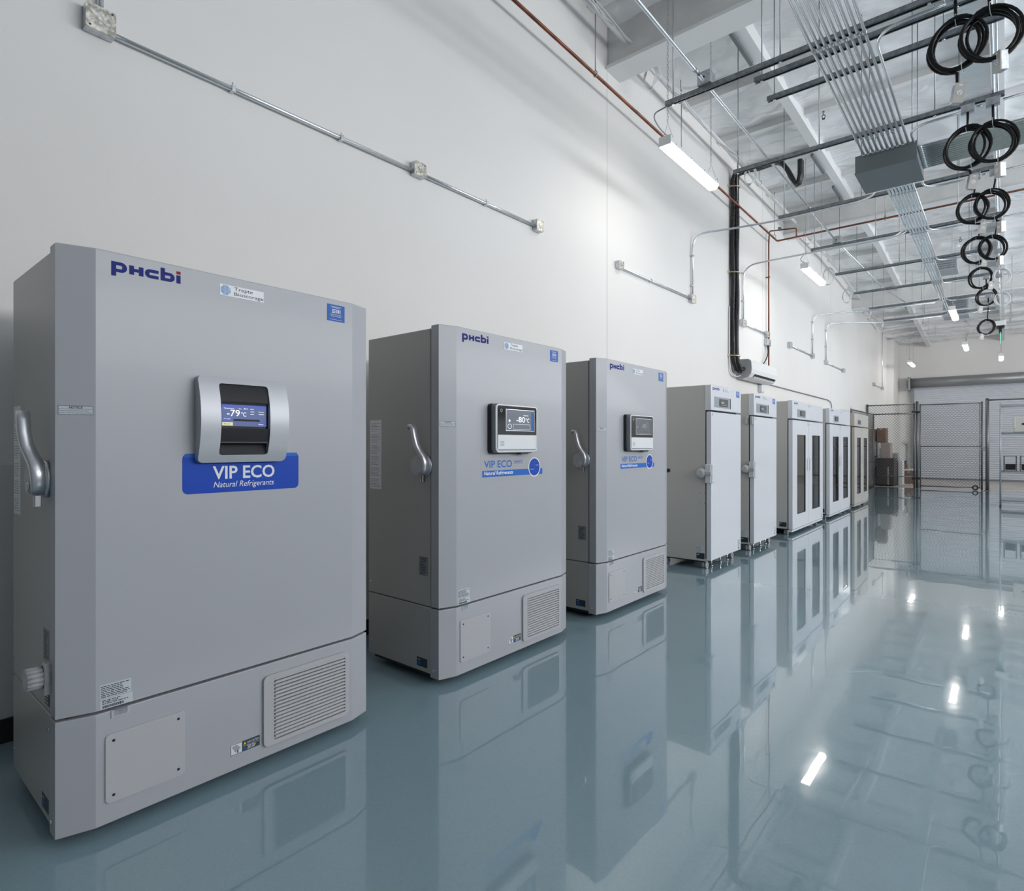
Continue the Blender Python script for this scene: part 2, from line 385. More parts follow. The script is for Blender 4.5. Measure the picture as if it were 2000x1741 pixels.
# ------------------------------------------------------------------ roll-up shutter (door_1)
d = empty('door_1', (2.8, 27.95, 0), kind='structure')
D0 = (2.8, 27.95, 0)
b = MB().m('shutter'); n = 44; pts = []
for k in range(n):
    z0 = 0.05 + 3.55*k/n; dz = 3.55/n
    pts += [(27.93, z0), (27.905, z0+dz*0.25), (27.905, z0+dz*0.6), (27.93, z0+dz*0.85)]
pts.append((27.93, 3.6))
for (ya, za), (yb, zb) in zip(pts[:-1], pts[1:]): b.poly([(0.72, ya, za), (5.02, ya, za), (5.02, yb, zb), (0.72, yb, zb)])
b.build('slat_curtain', d, off=D0, normals=False)
b = MB().m('hood')
sec = [(27.58 + 0.2 - 0.22*math.cos(a), 3.74 + 0.2*math.sin(a)) for a in [PI*(-0.35 + 1.2*k/14) for k in range(15)]] + [(27.97, 3.94), (27.97, 3.56)]
b.prism(sec, 0.62, 5.1, 'x', smooth=True); b.build('hood', d, off=D0)
b = MB().m('strut'); b.box(0.56, 0.64, 27.52, 27.97, 3.46, 3.98, 0.01); b.cyl((0.52, 27.75, 3.72), (0.66, 27.75, 3.72), 0.16, 16); b.build('end_bracket', d, off=D0)
for x in (0.66, 5.04):
    b = MB().m('hood'); b.box(x-0.04, x+0.07, 27.84, 27.97, 0, 3.6); b.build('guide_rail', d, off=D0)
b = MB().m('strut'); b.box(0.72, 5.02, 27.88, 27.94, 0.0, 0.06); b.build('bottom_bar', d, off=D0)
b = MB().m('emt'); b.box(0.36, 0.52, 27.90, 27.98, 1.38, 1.48, 0.008); b.m('rod'); b.tube([(0.49, 27.95, 1.38), (0.49, 27.95, 0.12)], 0.016, 6)
tag(b.build('shutter_control'), 'grey control box and thin pipe on the far wall beside the roll-up shutter', 'control box')

# ------------------------------------------------------------------ branding helpers
def phcbi(b, x, y0, z0, w, h, m='navy'):
    """wordmark: p H c b i built from strokes, total width w, tall letters height h"""
    b.m(m); t = h*0.235; tb = h*0.185; lo = h*0.25; hi = h*0.80
    P = lambda y, z: (x, y0+y, z0+z)
    def Q(a0, a1, c0, c1): b.xq(x, y0+a0, y0+a1, z0+c0, z0+c1)
    def bowl(ya, yb, c0, c1):
        """U turned on its side: opens at ya, round at yb"""
        sg = 1 if yb > ya else -1; R = (c1-c0)/2; ri = R-tb; cz_ = (c0+c1)/2; yc = yb-sg*R*1.05
        o = [(ya, c0)] + [(yc+sg*R*1.05*math.cos(a), cz_+R*math.sin(a)) for a in [-PI/2+PI*k/12 for k in range(13)]] + [(ya, c1)]
        n_ = [(ya, c0+tb)] + [(yc+sg*(R*1.05-t)*math.cos(a), cz_+ri*math.sin(a)) for a in [-PI/2+PI*k/12 for k in range(13)]] + [(ya, c1-tb)]
        for k in range(len(o)-1): b.poly([P(*o[k]), P(*o[k+1]), P(*n_[k+1]), P(*n_[k])])
    lw = w*0.215
    Q(0, t, 0, hi); bowl(t, lw, lo-h*0.02, hi)
    a = w*0.245; e = a+w*0.20; Q(a, a+t, lo, hi-h*0.04); Q(e-t, e, lo, hi-h*0.04); Q(a+t, e-t, lo+h*0.17, lo+h*0.17+tb)
    a = w*0.465; bowl(a+w*0.20, a, lo, hi-h*0.04)
    a = w*0.695; Q(a, a+t, lo, h); bowl(a+t, a+lw, lo, hi-h*0.02)
    a = w*0.935; Q(a, a+t, lo, hi-h*0.06); b.m('red'); Q(a, a+t, hi+h*0.0, h*0.97)
def phlogo(parent, off, x, y0, z0, w, h):
    b = MB(); phcbi(b, x, y0, z0, w, h); return b.build('logo', parent, off)
def trepte(parent, off, x, y0, y1, z0, z1):
    b = MB().m('plate'); b.box(x, x+0.0015, y0, y1, z0, z1); b.m('dots'); h = z1-z0; w = y1-y0; X = x+0.0019
    n = 8; r = h*0.44; cy, c_z = y0 + h*0.52, z0+h*0.5
    for i in range(n):
        for j in range(n):
            yy = cy + (i-(n-1)/2)*2*r/n; zz = c_z + (j-(n-1)/2)*2*r/n
            if (yy-cy)**2 + (zz-c_z)**2 < r*r*0.95: b.xq(X, yy-r/n*0.8, yy+r/n*0.8, zz-r/n*0.8, zz+r/n*0.8)
    b.m('ink'); b.xt('Trepte', X, y0+w*0.32, z0+h*0.50, w*0.42, h*0.42); b.xt('Biostorage', X, y0+w*0.32, z0+h*0.06, w*0.67, h*0.40)
    return b.build('name_plate', parent, off)
def emstick(parent, off, x, y0, y1, z0, z1):
    b = MB().m('emblue'); b.box(x, x+0.0008, y0, y1, z0, z1); b.m('whiteink'); h = z1-z0; w = y1-y0; X = x+0.0012
    for k in range(3): b.xq(X, y0+w*0.27, y0+w*0.48, z0+h*(0.50+0.09*k), z0+h*(0.545+0.09*k))
    for k in range(3): b.xq(X, y0+w*(0.53+0.09*k), y0+w*(0.575+0.09*k), z0+h*0.50, z0+h*0.725)
    b.xt('ELEMENTAL', X, y0+w*0.18, z0+h*0.37, w*0.64, h*0.055); b.xt('MACHINES', X, y0+w*0.22, z0+h*0.27, w*0.56, h*0.055)
    for q in (0.81, 0.87): b.xq(X, y0+w*(0.2 if q > 0.85 else 0.26), y0+w*(0.8 if q > 0.85 else 0.74), z0+h*q, z0+h*(q+0.02))
    b.xq(X, y0+w*0.15, y0+w*0.85, z0+h*0.10, z0+h*0.115)
    return b.build('monitoring_sticker', parent, off)
def lines(b, x, y0, y1, z0, z1, n, hh, seed=1):
    rnd = random.Random(seed)
    for k in range(n):
        z = z1 - (z1-z0)*(k+0.7)/n; y = y0; end = y0 + (y1-y0)*rnd.uniform(0.6, 1.0)
        while y < end:
            l = rnd.uniform(0.006, 0.018); b.xq(x, y, min(y+l, end), z, z+hh); y += l+0.0025

def sidelines(b, y, x0, x1, z0, z1, n, hh, seed=1):
    rnd = random.Random(seed)
    for k in range(n):
        z = z1 - (z1-z0)*(k+0.7)/n; e = x0 + (x1-x0)*rnd.uniform(0.6, 1.0)
        b.poly([(x0, y, z), (e, y, z), (e, y, z+hh), (x0, y, z+hh)])

def caster(parent, off, x, y, r, name='caster', brake=False, col='rubber'):
    b = MB().m('emt'); b.box(x-0.022, x+0.022, y-0.022, y+0.022, 2*r+0.004, 2*r+0.012); b.box(x-0.012, x-0.008, y-0.016, y+0.016, r*0.9, 2*r+0.006); b.box(x+0.008, x+0.012, y-0.016, y+0.016, r*0.9, 2*r+0.006)
    o = b.build(name, parent, off)
    for s in (-1, 1):
        b = MB().m(col); b.cyl((x+s*0.003, y, r), (x+s*0.026, y, r), r, 18); b.m('chrome'); b.cyl((x+s*0.026, y, r), (x+s*0.028, y, r), r*0.45, 12)
        w = b.build('wheel', o, (0, 0, 0)) if False else None
        if w is None:
            w = b.build('wheel', parent, off); w.parent = o
    return o

# ------------------------------------------------------------------ large ultra-low freezers
def handle(t, off):
    b = MB().m('silver')
    cx_, czz = 0.942, 1.223
    b.cyl((cx_+0.012, 0.004, czz), (cx_+0.012, -0.012, czz), 0.064, 28); b.cyl((cx_, -0.010, czz), (cx_, -0.042, czz), 0.056, 28)
    b.m('paint2'); b.cyl((cx_-0.004, -0.042, czz), (cx_-0.004, -0.046, czz), 0.050, 28)
    b.m('silver'); b.cyl((cx_+0.01, -0.045, czz-0.024), (cx_+0.01, -0.052, czz-0.024), 0.016, 14)
    o = b.build('handle', t, off)
    b = MB().m('silver')
    path = [(0.984, -0.026, 1.178), (0.992, -0.026, 1.21), (0.992, -0.028, 1.245), (0.982, -0.032, 1.272), (0.962, -0.040, 1.30), (0.946, -0.050, 1.335), (0.936, -0.056, 1.38), (0.926, -0.056, 1.425), (0.916, -0.056, 1.445), (0.897, -0.055, 1.448), (0.885, -0.054, 1.430)]
    b.sweep(path, [0.021, 0.023, 0.024, 0.023, 0.021, 0.020, 0.020, 0.020, 0.020, 0.018, 0.015], [0.010, 0.012, 0.013, 0.014, 0.014, 0.014, 0.013, 0.013, 0.012, 0.011, 0.010], (0, 1, 0))
    l = b.build('lever', t, off); l.parent = o
    b = MB().m('chrome')
    for dx in (0.0, 0.018): b.box(cx_+0.012+dx, cx_+0.018+dx, -0.035, -0.016, czz-0.092, czz-0.052, 0.002)
    l = b.build('padlock_loop', t, off); l.parent = o

def panel_silver(t, off):
    """bowed silver surround with a dark insert and screen"""
    f = lambda z: 1.128 + 0.036*(1-((z-1.4375)/0.168)**2)
    y0, y1, z0, z1, R = 0.420, 0.772, 1.271, 1.604, 0.02
    i0, i1, k0, k1 = 0.494, 0.690, 1.300, 1.578
    def inset(z, lo, hi, r):
        d_ = min(z-lo, hi-z)
        return 0 if d_ >= r else r - math.sqrt(max(0, r*r-(r-max(d_, 0))**2))
    zs = sorted(set([z0 + R*(1-math.cos(PI/2*k/5)) for k in range(6)] + [z1 - R*(1-math.cos(PI/2*k/5)) for k in range(6)]
        + [k0 + 0.012*(1-math.cos(PI/2*k/4)) for k in range(5)] + [k1 - 0.012*(1-math.cos(PI/2*k/4)) for k in range(5)] + [1.33+0.22*k/14 for k in range(15)]))
    b = MB().m('bezel'); rows = []
    for z in zs:
        d_ = inset(z, z0, z1, R); inn = k0 - 1e-6 <= z <= k1 + 1e-6; e = inset(z, k0, k1, 0.012) if inn else 0.012
        ys = (y0+d_, i0+e, i1-e, y1-d_); X = f(z)
        rows.append((z, [b.bm.verts.new((X, y, z)) for y in ys], [b.bm.verts.new((1.103 if q in (0, 3) else X-0.02, y, z)) for q, y in enumerate(ys)]))
    for (za, A, Ab), (zb, B, Bb) in zip(rows[:-1], rows[1:]):
        hole = za >= k0-1e-6 and zb <= k1+1e-6
        for q in (0, 1, 2):
            if q == 1 and hole: continue
            b._f([A[q], A[q+1], B[q+1], B[q]], True)
        for u0, u1, u2, u3 in ((Ab[0], A[0], B[0], Bb[0]), (A[3], Ab[3], Bb[3], B[3])) + (((A[1], Ab[1], Bb[1], B[1]), (Ab[2], A[2], B[2], Bb[2])) if hole else ()):
            b.poly([u0.co, u1.co, u2.co, u3.co])
    for z, A, Ab in (rows[0], rows[-1]): b.poly([A[0].co, A[3].co, Ab[3].co, Ab[0].co])
    o = b.build('control_panel', t, off, normals=False)
    b = MB().m('dark_panel')
    def strip(za, zb, dx, n=6):
        for k in range(n):
            a, c = za+(zb-za)*k/n, za+(zb-za)*(k+1)/n
            b.poly([(f(a)-dx, i0, a), (f(a)-dx, i1, a), (f(c)-dx, i1, c), (f(c)-dx, i0, c)])
    strip(1.508, k1, 0.006); strip(1.352, 1.404, 0.006)
    b.m('gloss_black'); b.xq(1.142, i0, i1, 1.400, 1.512); b.box(1.14, f(1.508)-0.006, i0, i1, 1.506, 1.510); b.box(1.14, f(1.4)-0.006, i0, i1, 1.402, 1.405)
    b.m('dark_panel'); b.poly([(1.118, i0, 1.352), (1.118, i1, 1.352), (f(k0)-0.006, i1, k0), (f(k0)-0.006, i0, k0)]); b.m('black'); b.box(1.118, f(1.352)-0.006, i0, i1, 1.346, 1.352)
    p = b.build('panel_insert', t, off); p.parent = o
    X = 1.1425; b = MB().m('screen_blue'); b.xq(X, 0.505, 0.683, 1.413, 1.497)
    X += 0.0004; b.m('screen_blue2'); b.xq(X, 0.505, 0.683, 1.487, 1.497); b.xq(X, 0.507, 0.545, 1.434, 1.443); b.xq(X, 0.642, 0.678, 1.416, 1.428)
    b.m('screen_cream'); b.xq(X, 0.506, 0.547, 1.415, 1.428); b.m('dark_panel'); b.xq(X, 0.549, 0.655, 1.433, 1.441)
    X += 0.0003; b.m('screen_white'); b.xt('-79', X, 0.524, 1.452, 0.050, 0.025); b.xt('°C', X, 0.580, 1.452, 0.020, 0.017)
    b.xt('Temperature', X, 0.512, 1.479, 0.040, 0.0055); b.xt('Set', X, 0.570, 1.480, 0.010, 0.004); b.xt('-80°C', X, 0.588, 1.480, 0.018, 0.005)
    b.xt('Door', X, 0.617, 1.480, 0.014, 0.004); b.xt('Alarm', X, 0.617, 1.470, 0.016, 0.004); b.xt('Normal', X, 0.651, 1.470, 0.021, 0.004)
    b.xq(X, 0.617, 0.631, 1.461, 1.463); b.xq(X, 0.651, 0.672, 1.461, 1.463)
    b.xt('Message', X, 0.512, 1.439, 0.025, 0.0035); b.xt('Menu', X, 0.650, 1.420, 0.020, 0.004); b.m('ink'); b.xt('Buzzer', X, 0.513, 1.419, 0.026, 0.005)
    p = b.build('screen', t, off); p.parent = o

def panel_smart(t, off, dim):
    b = MB().m('black'); b.rrect(1.103, 1.121, 0.362, 0.776, 1.286, 1.586, 0.024)
    b.m('graysilver'); b.rrect(1.112, 1.158, 0.372, 0.782, 1.292, 1.586, 0.026, 0.006)
    b.m('plate')
    o_, i_ = rr(0.380, 0.776, 1.297, 1.582, 0.022), rr(0.388, 0.768, 1.304, 1.575, 0.016)
    n = len(o_)
    for k in range(n): b.poly([(1.1586, *o_[k]), (1.1586, *o_[(k+1) % n]), (1.1586, *i_[(k+1) % n]), (1.1586, *i_[k])])
    b.m('black'); b.box(1.11, 1.15, 0.62, 0.70, 1.282, 1.294, 0.003)
    o = b.build('control_panel', t, off)
    b = MB().m('gloss_black'); b.prism(rr(0.389, 0.767, 1.312, 1.574, 0.015), 1.157, 1.159, 'x')
    b.m('white'); b.box(1.157, 1.161, 0.392, 0.764, 1.312, 1.400, 0.002); b.m('bin')
    for k in range(6): b.xq(1.1614, 0.412, 0.448, 1.334+0.005*k, 1.3365+0.005*k)
    b.cyl((1.1605, 0.744, 1.378), (1.1612, 0.744, 1.378), 0.003, 8)
    b.m('whiteink'); b.tube([(1.1595, 0.424+0.008*math.cos(a), 1.545+0.009*math.sin(a)) for a in [2*PI*k/14 for k in range(14)]], 0.0012, 5, closed=True)
    p = b.build('panel_face', t, off); p.parent = o
    X = 1.1594
    b = MB().m('silver'); b.box(1.158, X, 0.466, 0.744, 1.424, 1.556); b.m('screen_dim' if dim else 'screen_grey'); b.xq(X+0.0003, 0.469, 0.741, 1.427, 1.553)
    if not dim: b.m('emblue'); b.xq(X+0.0005, 0.712, 0.730, 1.427, 1.545)
    b.m('black'); b.xq(X+0.0006, 0.731, 0.741, 1.427, 1.553)
    b.m('bin' if dim else 'screen_white'); X += 0.0008
    b.xt('-80', X, 0.564, 1.478, 0.084, 0.034); b.xt('°C', X, 0.656, 1.479, 0.034, 0.026)
    for q in ((0.533, 0.700, 1.434, 1.435), (0.533, 0.700, 1.465, 1.466), (0.533, 0.534, 1.434, 1.466), (0.699, 0.700, 1.434, 1.466)): b.xq(X, *q)
    b.tube([(X, 0.500+0.018*math.cos(a), 1.452+0.014*math.sin(a)) for a in [2*PI*k/16 for k in range(16)]], 0.001, 4, closed=True)
    b.xq(X, 0.492, 0.504, 1.479, 1.493); b.xq(X, 0.632, 0.682, 1.520, 1.5225)
    p = b.build('screen', t, off); p.parent = o

def ult(y0, kind, label, dark_side=True):
    W = 1.227; off = (0.76, W/2, 0)
    t = empty('ultra_low_freezer', (0.76, y0+W/2, 0), label, 'freezer', 'tall ultra-low freezers nearest the camera')
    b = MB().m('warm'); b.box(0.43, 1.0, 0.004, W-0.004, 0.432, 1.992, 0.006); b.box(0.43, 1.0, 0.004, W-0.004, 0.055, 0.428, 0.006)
    b.m('black'); b.box(0.46, 1.03, 0.03, W-0.03, 0.030, 0.09); b.box(0.45, 0.99, 0.02, W-0.02, 0.40, 0.45)
    b.m('chrome')
    for x, z in ((0.46, 0.50), (0.46, 0.14), (0.84, 0.50), (0.975, 0.375)): b.cyl((x, 0.005, z), (x, 0.0, z), 0.005, 8)
    b.build('cabinet', t, off)
    poly = lambda xb: [(xb, 0.0), (1.07, 0.0), (1.103, 0.104), (1.103, 1.125), (1.07, W), (xb, W)]
    b = MB().m('gasket'); b.box(0.995, 1.02, 0.012, W-0.012, 0.44, 1.985); b.build('gasket', t, off)
    b = MB().m('door'); b.prism(poly(1.010), 0.436, 2.006, 'z', 0.004); d_ = b.build('door', t, off)
    b = MB().m('door'); b.prism(poly(1.003), 0.042, 0.425, 'z', 0.003); b.m('black'); b.box(0.98, 1.062, 0.03, W-0.03, 0.424, 0.434)
    b.m('chrome'); b.cyl((1.03, 0.002, 0.085), (1.03, -0.006, 0.085), 0.008, 10); b.build('lower_panel', t, off)
    # vent grille
    g0, g1, h0, h1 = 0.688, 1.099, 0.085, 0.379
    b = MB().m('paint2'); o_, i_ = rr(g0, g1, h0, h1, 0.022), rr(g0+0.045, g1-0.02, h0+0.018, h1-0.018, 0.006)
    n = len(o_); Xf = 1.114
    for k in range(n):
        k2 = (k+1) % n
        b.poly([(1.103, *o_[k]), (1.103, *o_[k2]), (Xf, *[g + (0.003 if False else 0) for g in o_[k2]]), (Xf, *o_[k])])
        b.poly([(Xf, *o_[k]), (Xf, *o_[k2]), (Xf, *i_[k2]), (Xf, *i_[k])]); b.poly([(Xf, *i_[k]), (Xf, *i_[k2]), (1.1035, *i_[k2]), (1.1035, *i_[k])])
    b.m('slot'); b.xq(1.1038, g0+0.045, g1-0.02, h0+0.018, h1-0.018); b.m('paint2')
    ns = 17; zz0, zz1 = h0+0.018, h1-0.018; p_ = (zz1-zz0)/ns
    for k in range(ns):
        z = zz0 + p_*k
        b.prism([(1.104, z+p_*0.40), (1.1145, z+p_*0.38), (1.1155, z+p_*0.55), (1.110, z+p_*0.95), (1.104, z+p_*0.98)], g0+0.052, g1-0.018, 'y')
        b.poly([(1.1145, g0+0.020, z+p_*0.6), (1.1160, g0+0.052, z+p_*0.42), (1.1160, g0+0.052, z+p_*0.9)])
    b.build('vent_grille', t, off)
    b = MB().m('paint2'); b.prism(rr(0.131, 0.385, 0.11, 0.346, 0.012), 1.100, 1.108, 'x', 0.003); b.m('ink')
    for y, z in ((0.155, 0.135), (0.155, 0.322), (0.362, 0.135), (0.362, 0.322)): b.cyl((1.1075, y, z), (1.1088, y, z), 0.005, 10)
    b.build('access_panel', t, off)
    b = MB().m('paint2'); b.box(1.10, 1.106, 0.148, 0.206, 0.398, 0.424, 0.001); b.m('strut'); b.box(1.104, 1.1068, 0.158, 0.197, 0.404, 0.425); b.build('latch_recess', t, off)
    # stickers on the front
    b = MB().m('paperwhite'); b.box(1.103, 1.1036, 0.556, 0.602, 0.102, 0.144); b.m('ink')
    for q in ((0.556, 0.602, 0.102, 0.1035), (0.556, 0.602, 0.1425, 0.144), (0.556, 0.5575, 0.102, 0.144)): b.xq(1.1040, *q)
    b.m('bin'); b.poly([(1.1042, 0.561, 0.136), (1.1042, 0.580, 0.140), (1.1042, 0.597, 0.122), (1.1042, 0.575, 0.110)]); b.m('emblue'); b.xq(1.1044, 0.582, 0.587, 0.106, 0.118)
    b.m('darklabel'); b.box(1.103, 1.1038, 0.602, 0.675, 0.102, 0.144); X = 1.1041
    b.m('yellow'); b.poly([(X, 0.607, 0.128), (X, 0.619, 0.128), (X, 0.613, 0.139)]); b.m('emblue'); b.cyl((X-0.001, 0.613, 0.113), (X, 0.613, 0.113), 0.0055, 12)
    b.m('whiteink'); b.xt('CAUTION', X, 0.640, 0.128, 0.030, 0.009); b.xt('注意', X, 0.622, 0.128, 0.015, 0.009); b.xq(X, 0.607, 0.672, 0.1225, 0.1235); lines(b, X, 0.624, 0.662, 0.105, 0.121, 3, 0.0022, 5)
    b.build('caution_sticker', t, off)
    b = MB().m('paper'); b.box(1.103, 1.1036, 0.115, 0.209, 0.473, 0.520); b.box(1.103, 1.1037, 0.117, 0.214, 0.437, 0.470); b.m('ink')
    lines(b, 1.1041, 0.118, 0.205, 0.475, 0.517, 7, 0.0026, 2); lines(b, 1.1041, 0.122, 0.20, 0.452, 0.468, 3, 0.0026, 3)
    y = 0.123
    rnd = random.Random(4)
    while y < 0.186: wv = rnd.uniform(0.0008, 0.003); b.xq(1.1041, y, y+wv, 0.440, 0.449); y += wv+rnd.uniform(0.0008, 0.002)
    b.build('service_label', t, off)
    phlogo(t, off, 1.1038, 0.149, 1.924, 0.222, 0.062)
    trepte(t, off, 1.103, 0.513, 0.692, 1.928, 1.972)
    emstick(t, off, 1.103, 0.990, 1.082, 1.906, 1.982)
    # notice label on the chamfer
    U = V((0.033, 0.104, 0)).normalized(); o = V((1.07, 0, 0)) + U*0.008 + V((0.0006, -0.0002, 1.440))
    b = MB().m('paper'); q = lambda a0, a1, c0, c1, e: b.poly([o+U*a0+V((e, -e*0.3, c0)), o+U*a1+V((e, -e*0.3, c0)), o+U*a1+V((e, -e*0.3, c1)), o+U*a0+V((e, -e*0.3, c1))])
    q(0, 0.094, 0, 0.030, 0); b.m('ink')
    for r_ in ((0, 0.094, 0, 0.001), (0, 0.094, 0.029, 0.030), (0, 0.094, 0.0185, 0.0192), (0, 0.0008, 0, 0.03), (0.0932, 0.094, 0, 0.03)): q(*r_, 0.0003)
    b.text('NOTICE', o+U*0.029+V((0.0004, 0, 0.0205)), U, (0, 0, 1), 0.036, 0.0075, True)
    b.text('Always push this lever to its locked', o+U*0.003+V((0.0004, 0, 0.0105)), U, (0, 0, 1), 0.078, 0.0045)
    b.text('position when the outer door is closed.', o+U*0.003+V((0.0004, 0, 0.0035)), U, (0, 0, 1), 0.088, 0.0045)
    b.build('notice_label', t, off)
    # side stickers (on the face towards the camera)
    b = MB().m('greylabel' if kind else 'greylabel'); b.box(0.905, 0.978, 0.0032, 0.0042, 0.600, 0.708); b.m('ink'); sidelines(b, 0.0029, 0.912, 0.970, 0.605, 0.703, 11, 0.003, 6); b.build('rating_label', t, off)
    b = MB().m('darklabel'); b.box(0.885, 0.972, 0.0032, 0.0042, 0.082, 0.132); b.m('whiteink'); b.poly([(0.892, 0.0028, 0.118), (0.915, 0.0028, 0.118), (0.915, 0.0028, 0.121), (0.892, 0.0028, 0.121)])
    b.m('emblue'); b.poly([(0.892, 0.0028, 0.088), (0.918, 0.0028, 0.088), (0.918, 0.0028, 0.112), (0.892, 0.0028, 0.112)]); b.build('warning_label', t, off)
    b = MB().m('paperwhite'); b.box(0.45, 0.56, 0.0034, 0.0042, 1.07, 1.49); b.m('strut')
    for k in range(6): sidelines(b, 0.0030, 0.458, 0.552, 1.08+k*0.068, 1.135+k*0.068, 6, 0.0022, 10+k)
    b.build('instruction_label', t, off)
    if kind == 1:
        b = MB().m('darklabel'); b.box(0.925, 0.985, 0.0032, 0.0042, 0.452, 0.500); b.m('whiteink'); sidelines(b, 0.0029, 0.93, 0.975, 0.455, 0.498, 4, 0.003, 3); b.build('lock_label', t, off)
        b = MB().m('paint2')
        b.box(0.985, 1.02, -0.018, 0.004, 0.505, 0.612, 0.004); b.cyl((0.985, 0.0, 0.562), (0.985, -0.018, 0.562), 0.040, 24)
        for k in range(12):
            an = 2*PI*k/12; b.cyl((0.985+0.029*math.cos(an), -0.015, 0.562+0.029*math.sin(an)), (0.985+0.029*math.cos(an), -0.062, 0.562+0.029*math.sin(an)), 0.0088, 8)
        b.cyl((0.985, -0.015, 0.562), (0.985, -0.064, 0.562), 0.031, 24); b.build('lock_knob', t, off)
    handle(t, off)
    # right hinge and bumper visible past the edge
    b = MB().m('paint2'); b.box(0.93, 1.0, W-0.003, W+0.012, 0.49, 0.60, 0.003); b.build('hinge_cover', t, off); b = MB().m('paint2'); b.box(0.93, 1.0, W-0.003, W+0.012, 1.80, 1.90, 0.003); b.build('hinge_cover', t, off)
    for x in (0.52, 0.96):
        for y in (0.12, W-0.12): caster(t, off, x, y, 0.026, col='black')
    if kind == 1:
        b = MB()
        n = 14
        # blue decal, fading to a lighter blue along the top edge (printed gradient)
        b.m('blue'); b.prism(rr(0.377, 0.849, 1.153, 1.306, 0.02), 1.103, 1.1036, 'x')
        b.m('blue2'); b.xq(1.1038, 0.385, 0.420, 1.292, 1.3055); b.xq(1.1038, 0.772, 0.842, 1.292, 1.3055)
        b.tube([(1.1032, 0.615+0.16*math.cos(a), 1.115+0.10*math.sin(a)) for a in [PI*(0.16+0.68*k/20) for k in range(21)]], 0.0011, 4)
        b.m('whiteink'); b.xt('VIP ECO', 1.1045, 0.487, 1.205, 0.252, 0.052, True)
        b.xt('Natural Refrigerants', 1.1045, 0.490, 1.166, 0.246, 0.030, False, 0.25)
        b.build('blue_decal', t, off); panel_silver(t, off)
    else:
        b = MB().m('film'); b.box(1.103, 1.1033, 0.300, 0.922, 1.115, 1.305)
        b.m('blue2'); b.xq(1.1036, 0.315, 0.903, 1.147, 1.185); b.xt('VIP ECO', 1.1036, 0.331, 1.201, 0.258, 0.044, True)
        for q in ((0.605, 0.697, 1.222, 1.224), (0.605, 0.697, 1.243, 1.245), (0.605, 0.607, 1.222, 1.245), (0.695, 0.697, 1.222, 1.245)): b.xq(1.1036, *q)
        b.xt('SMART', 1.1036, 0.613, 1.2275, 0.076, 0.0125, True)
        b.m('whiteink'); b.xt('Natural Refrigerants', 1.1039, 0.331, 1.152, 0.268, 0.029, True, 0.2)
        b.cyl((1.1035, 0.816, 1.195), (1.1042, 0.816, 1.195), 0.063, 36, smooth=False); b.m('blue'); b.cyl((1.1035, 0.816, 1.195), (1.1046, 0.816, 1.195), 0.056, 36, smooth=False)
        b.m('blue2')
        for k in range(-3, 4):
            a = k*0.016; hh = math.sqrt(0.055**2-a*a); b.xq(1.1049, 0.816+a-0.0006, 0.816+a+0.0006, 1.195-hh, 1.195+hh); b.xq(1.1049, 0.816-hh, 0.816+hh, 1.195+a-0.0006, 1.195+a+0.0006)
        b.m('whiteink'); b.xq(1.1052, 0.828, 0.858, 1.206, 1.2085); b.xq(1.1052, 0.776, 0.812, 1.180, 1.1825)
        b.m('bin'); b.xq(1.1036, 0.30, 0.40, 1.290, 1.291); b.xq(1.1036, 0.50, 0.70, 1.127, 1.128); b.xq(1.1036, 0.60, 0.69, 1.119, 1.120)
        b.build('front_decal', t, off); panel_smart(t, off, kind == 3)
    return t
ult(0.520, 1, 'tall grey freezer nearest the camera with bowed silver panel reading -79')
ult(2.228, 2, 'tall grey freezer reading -80, directly behind the nearest freezer')
ult(3.856, 3, 'tall grey freezer with dim screen, between the -80 freezer and slimmer white units')

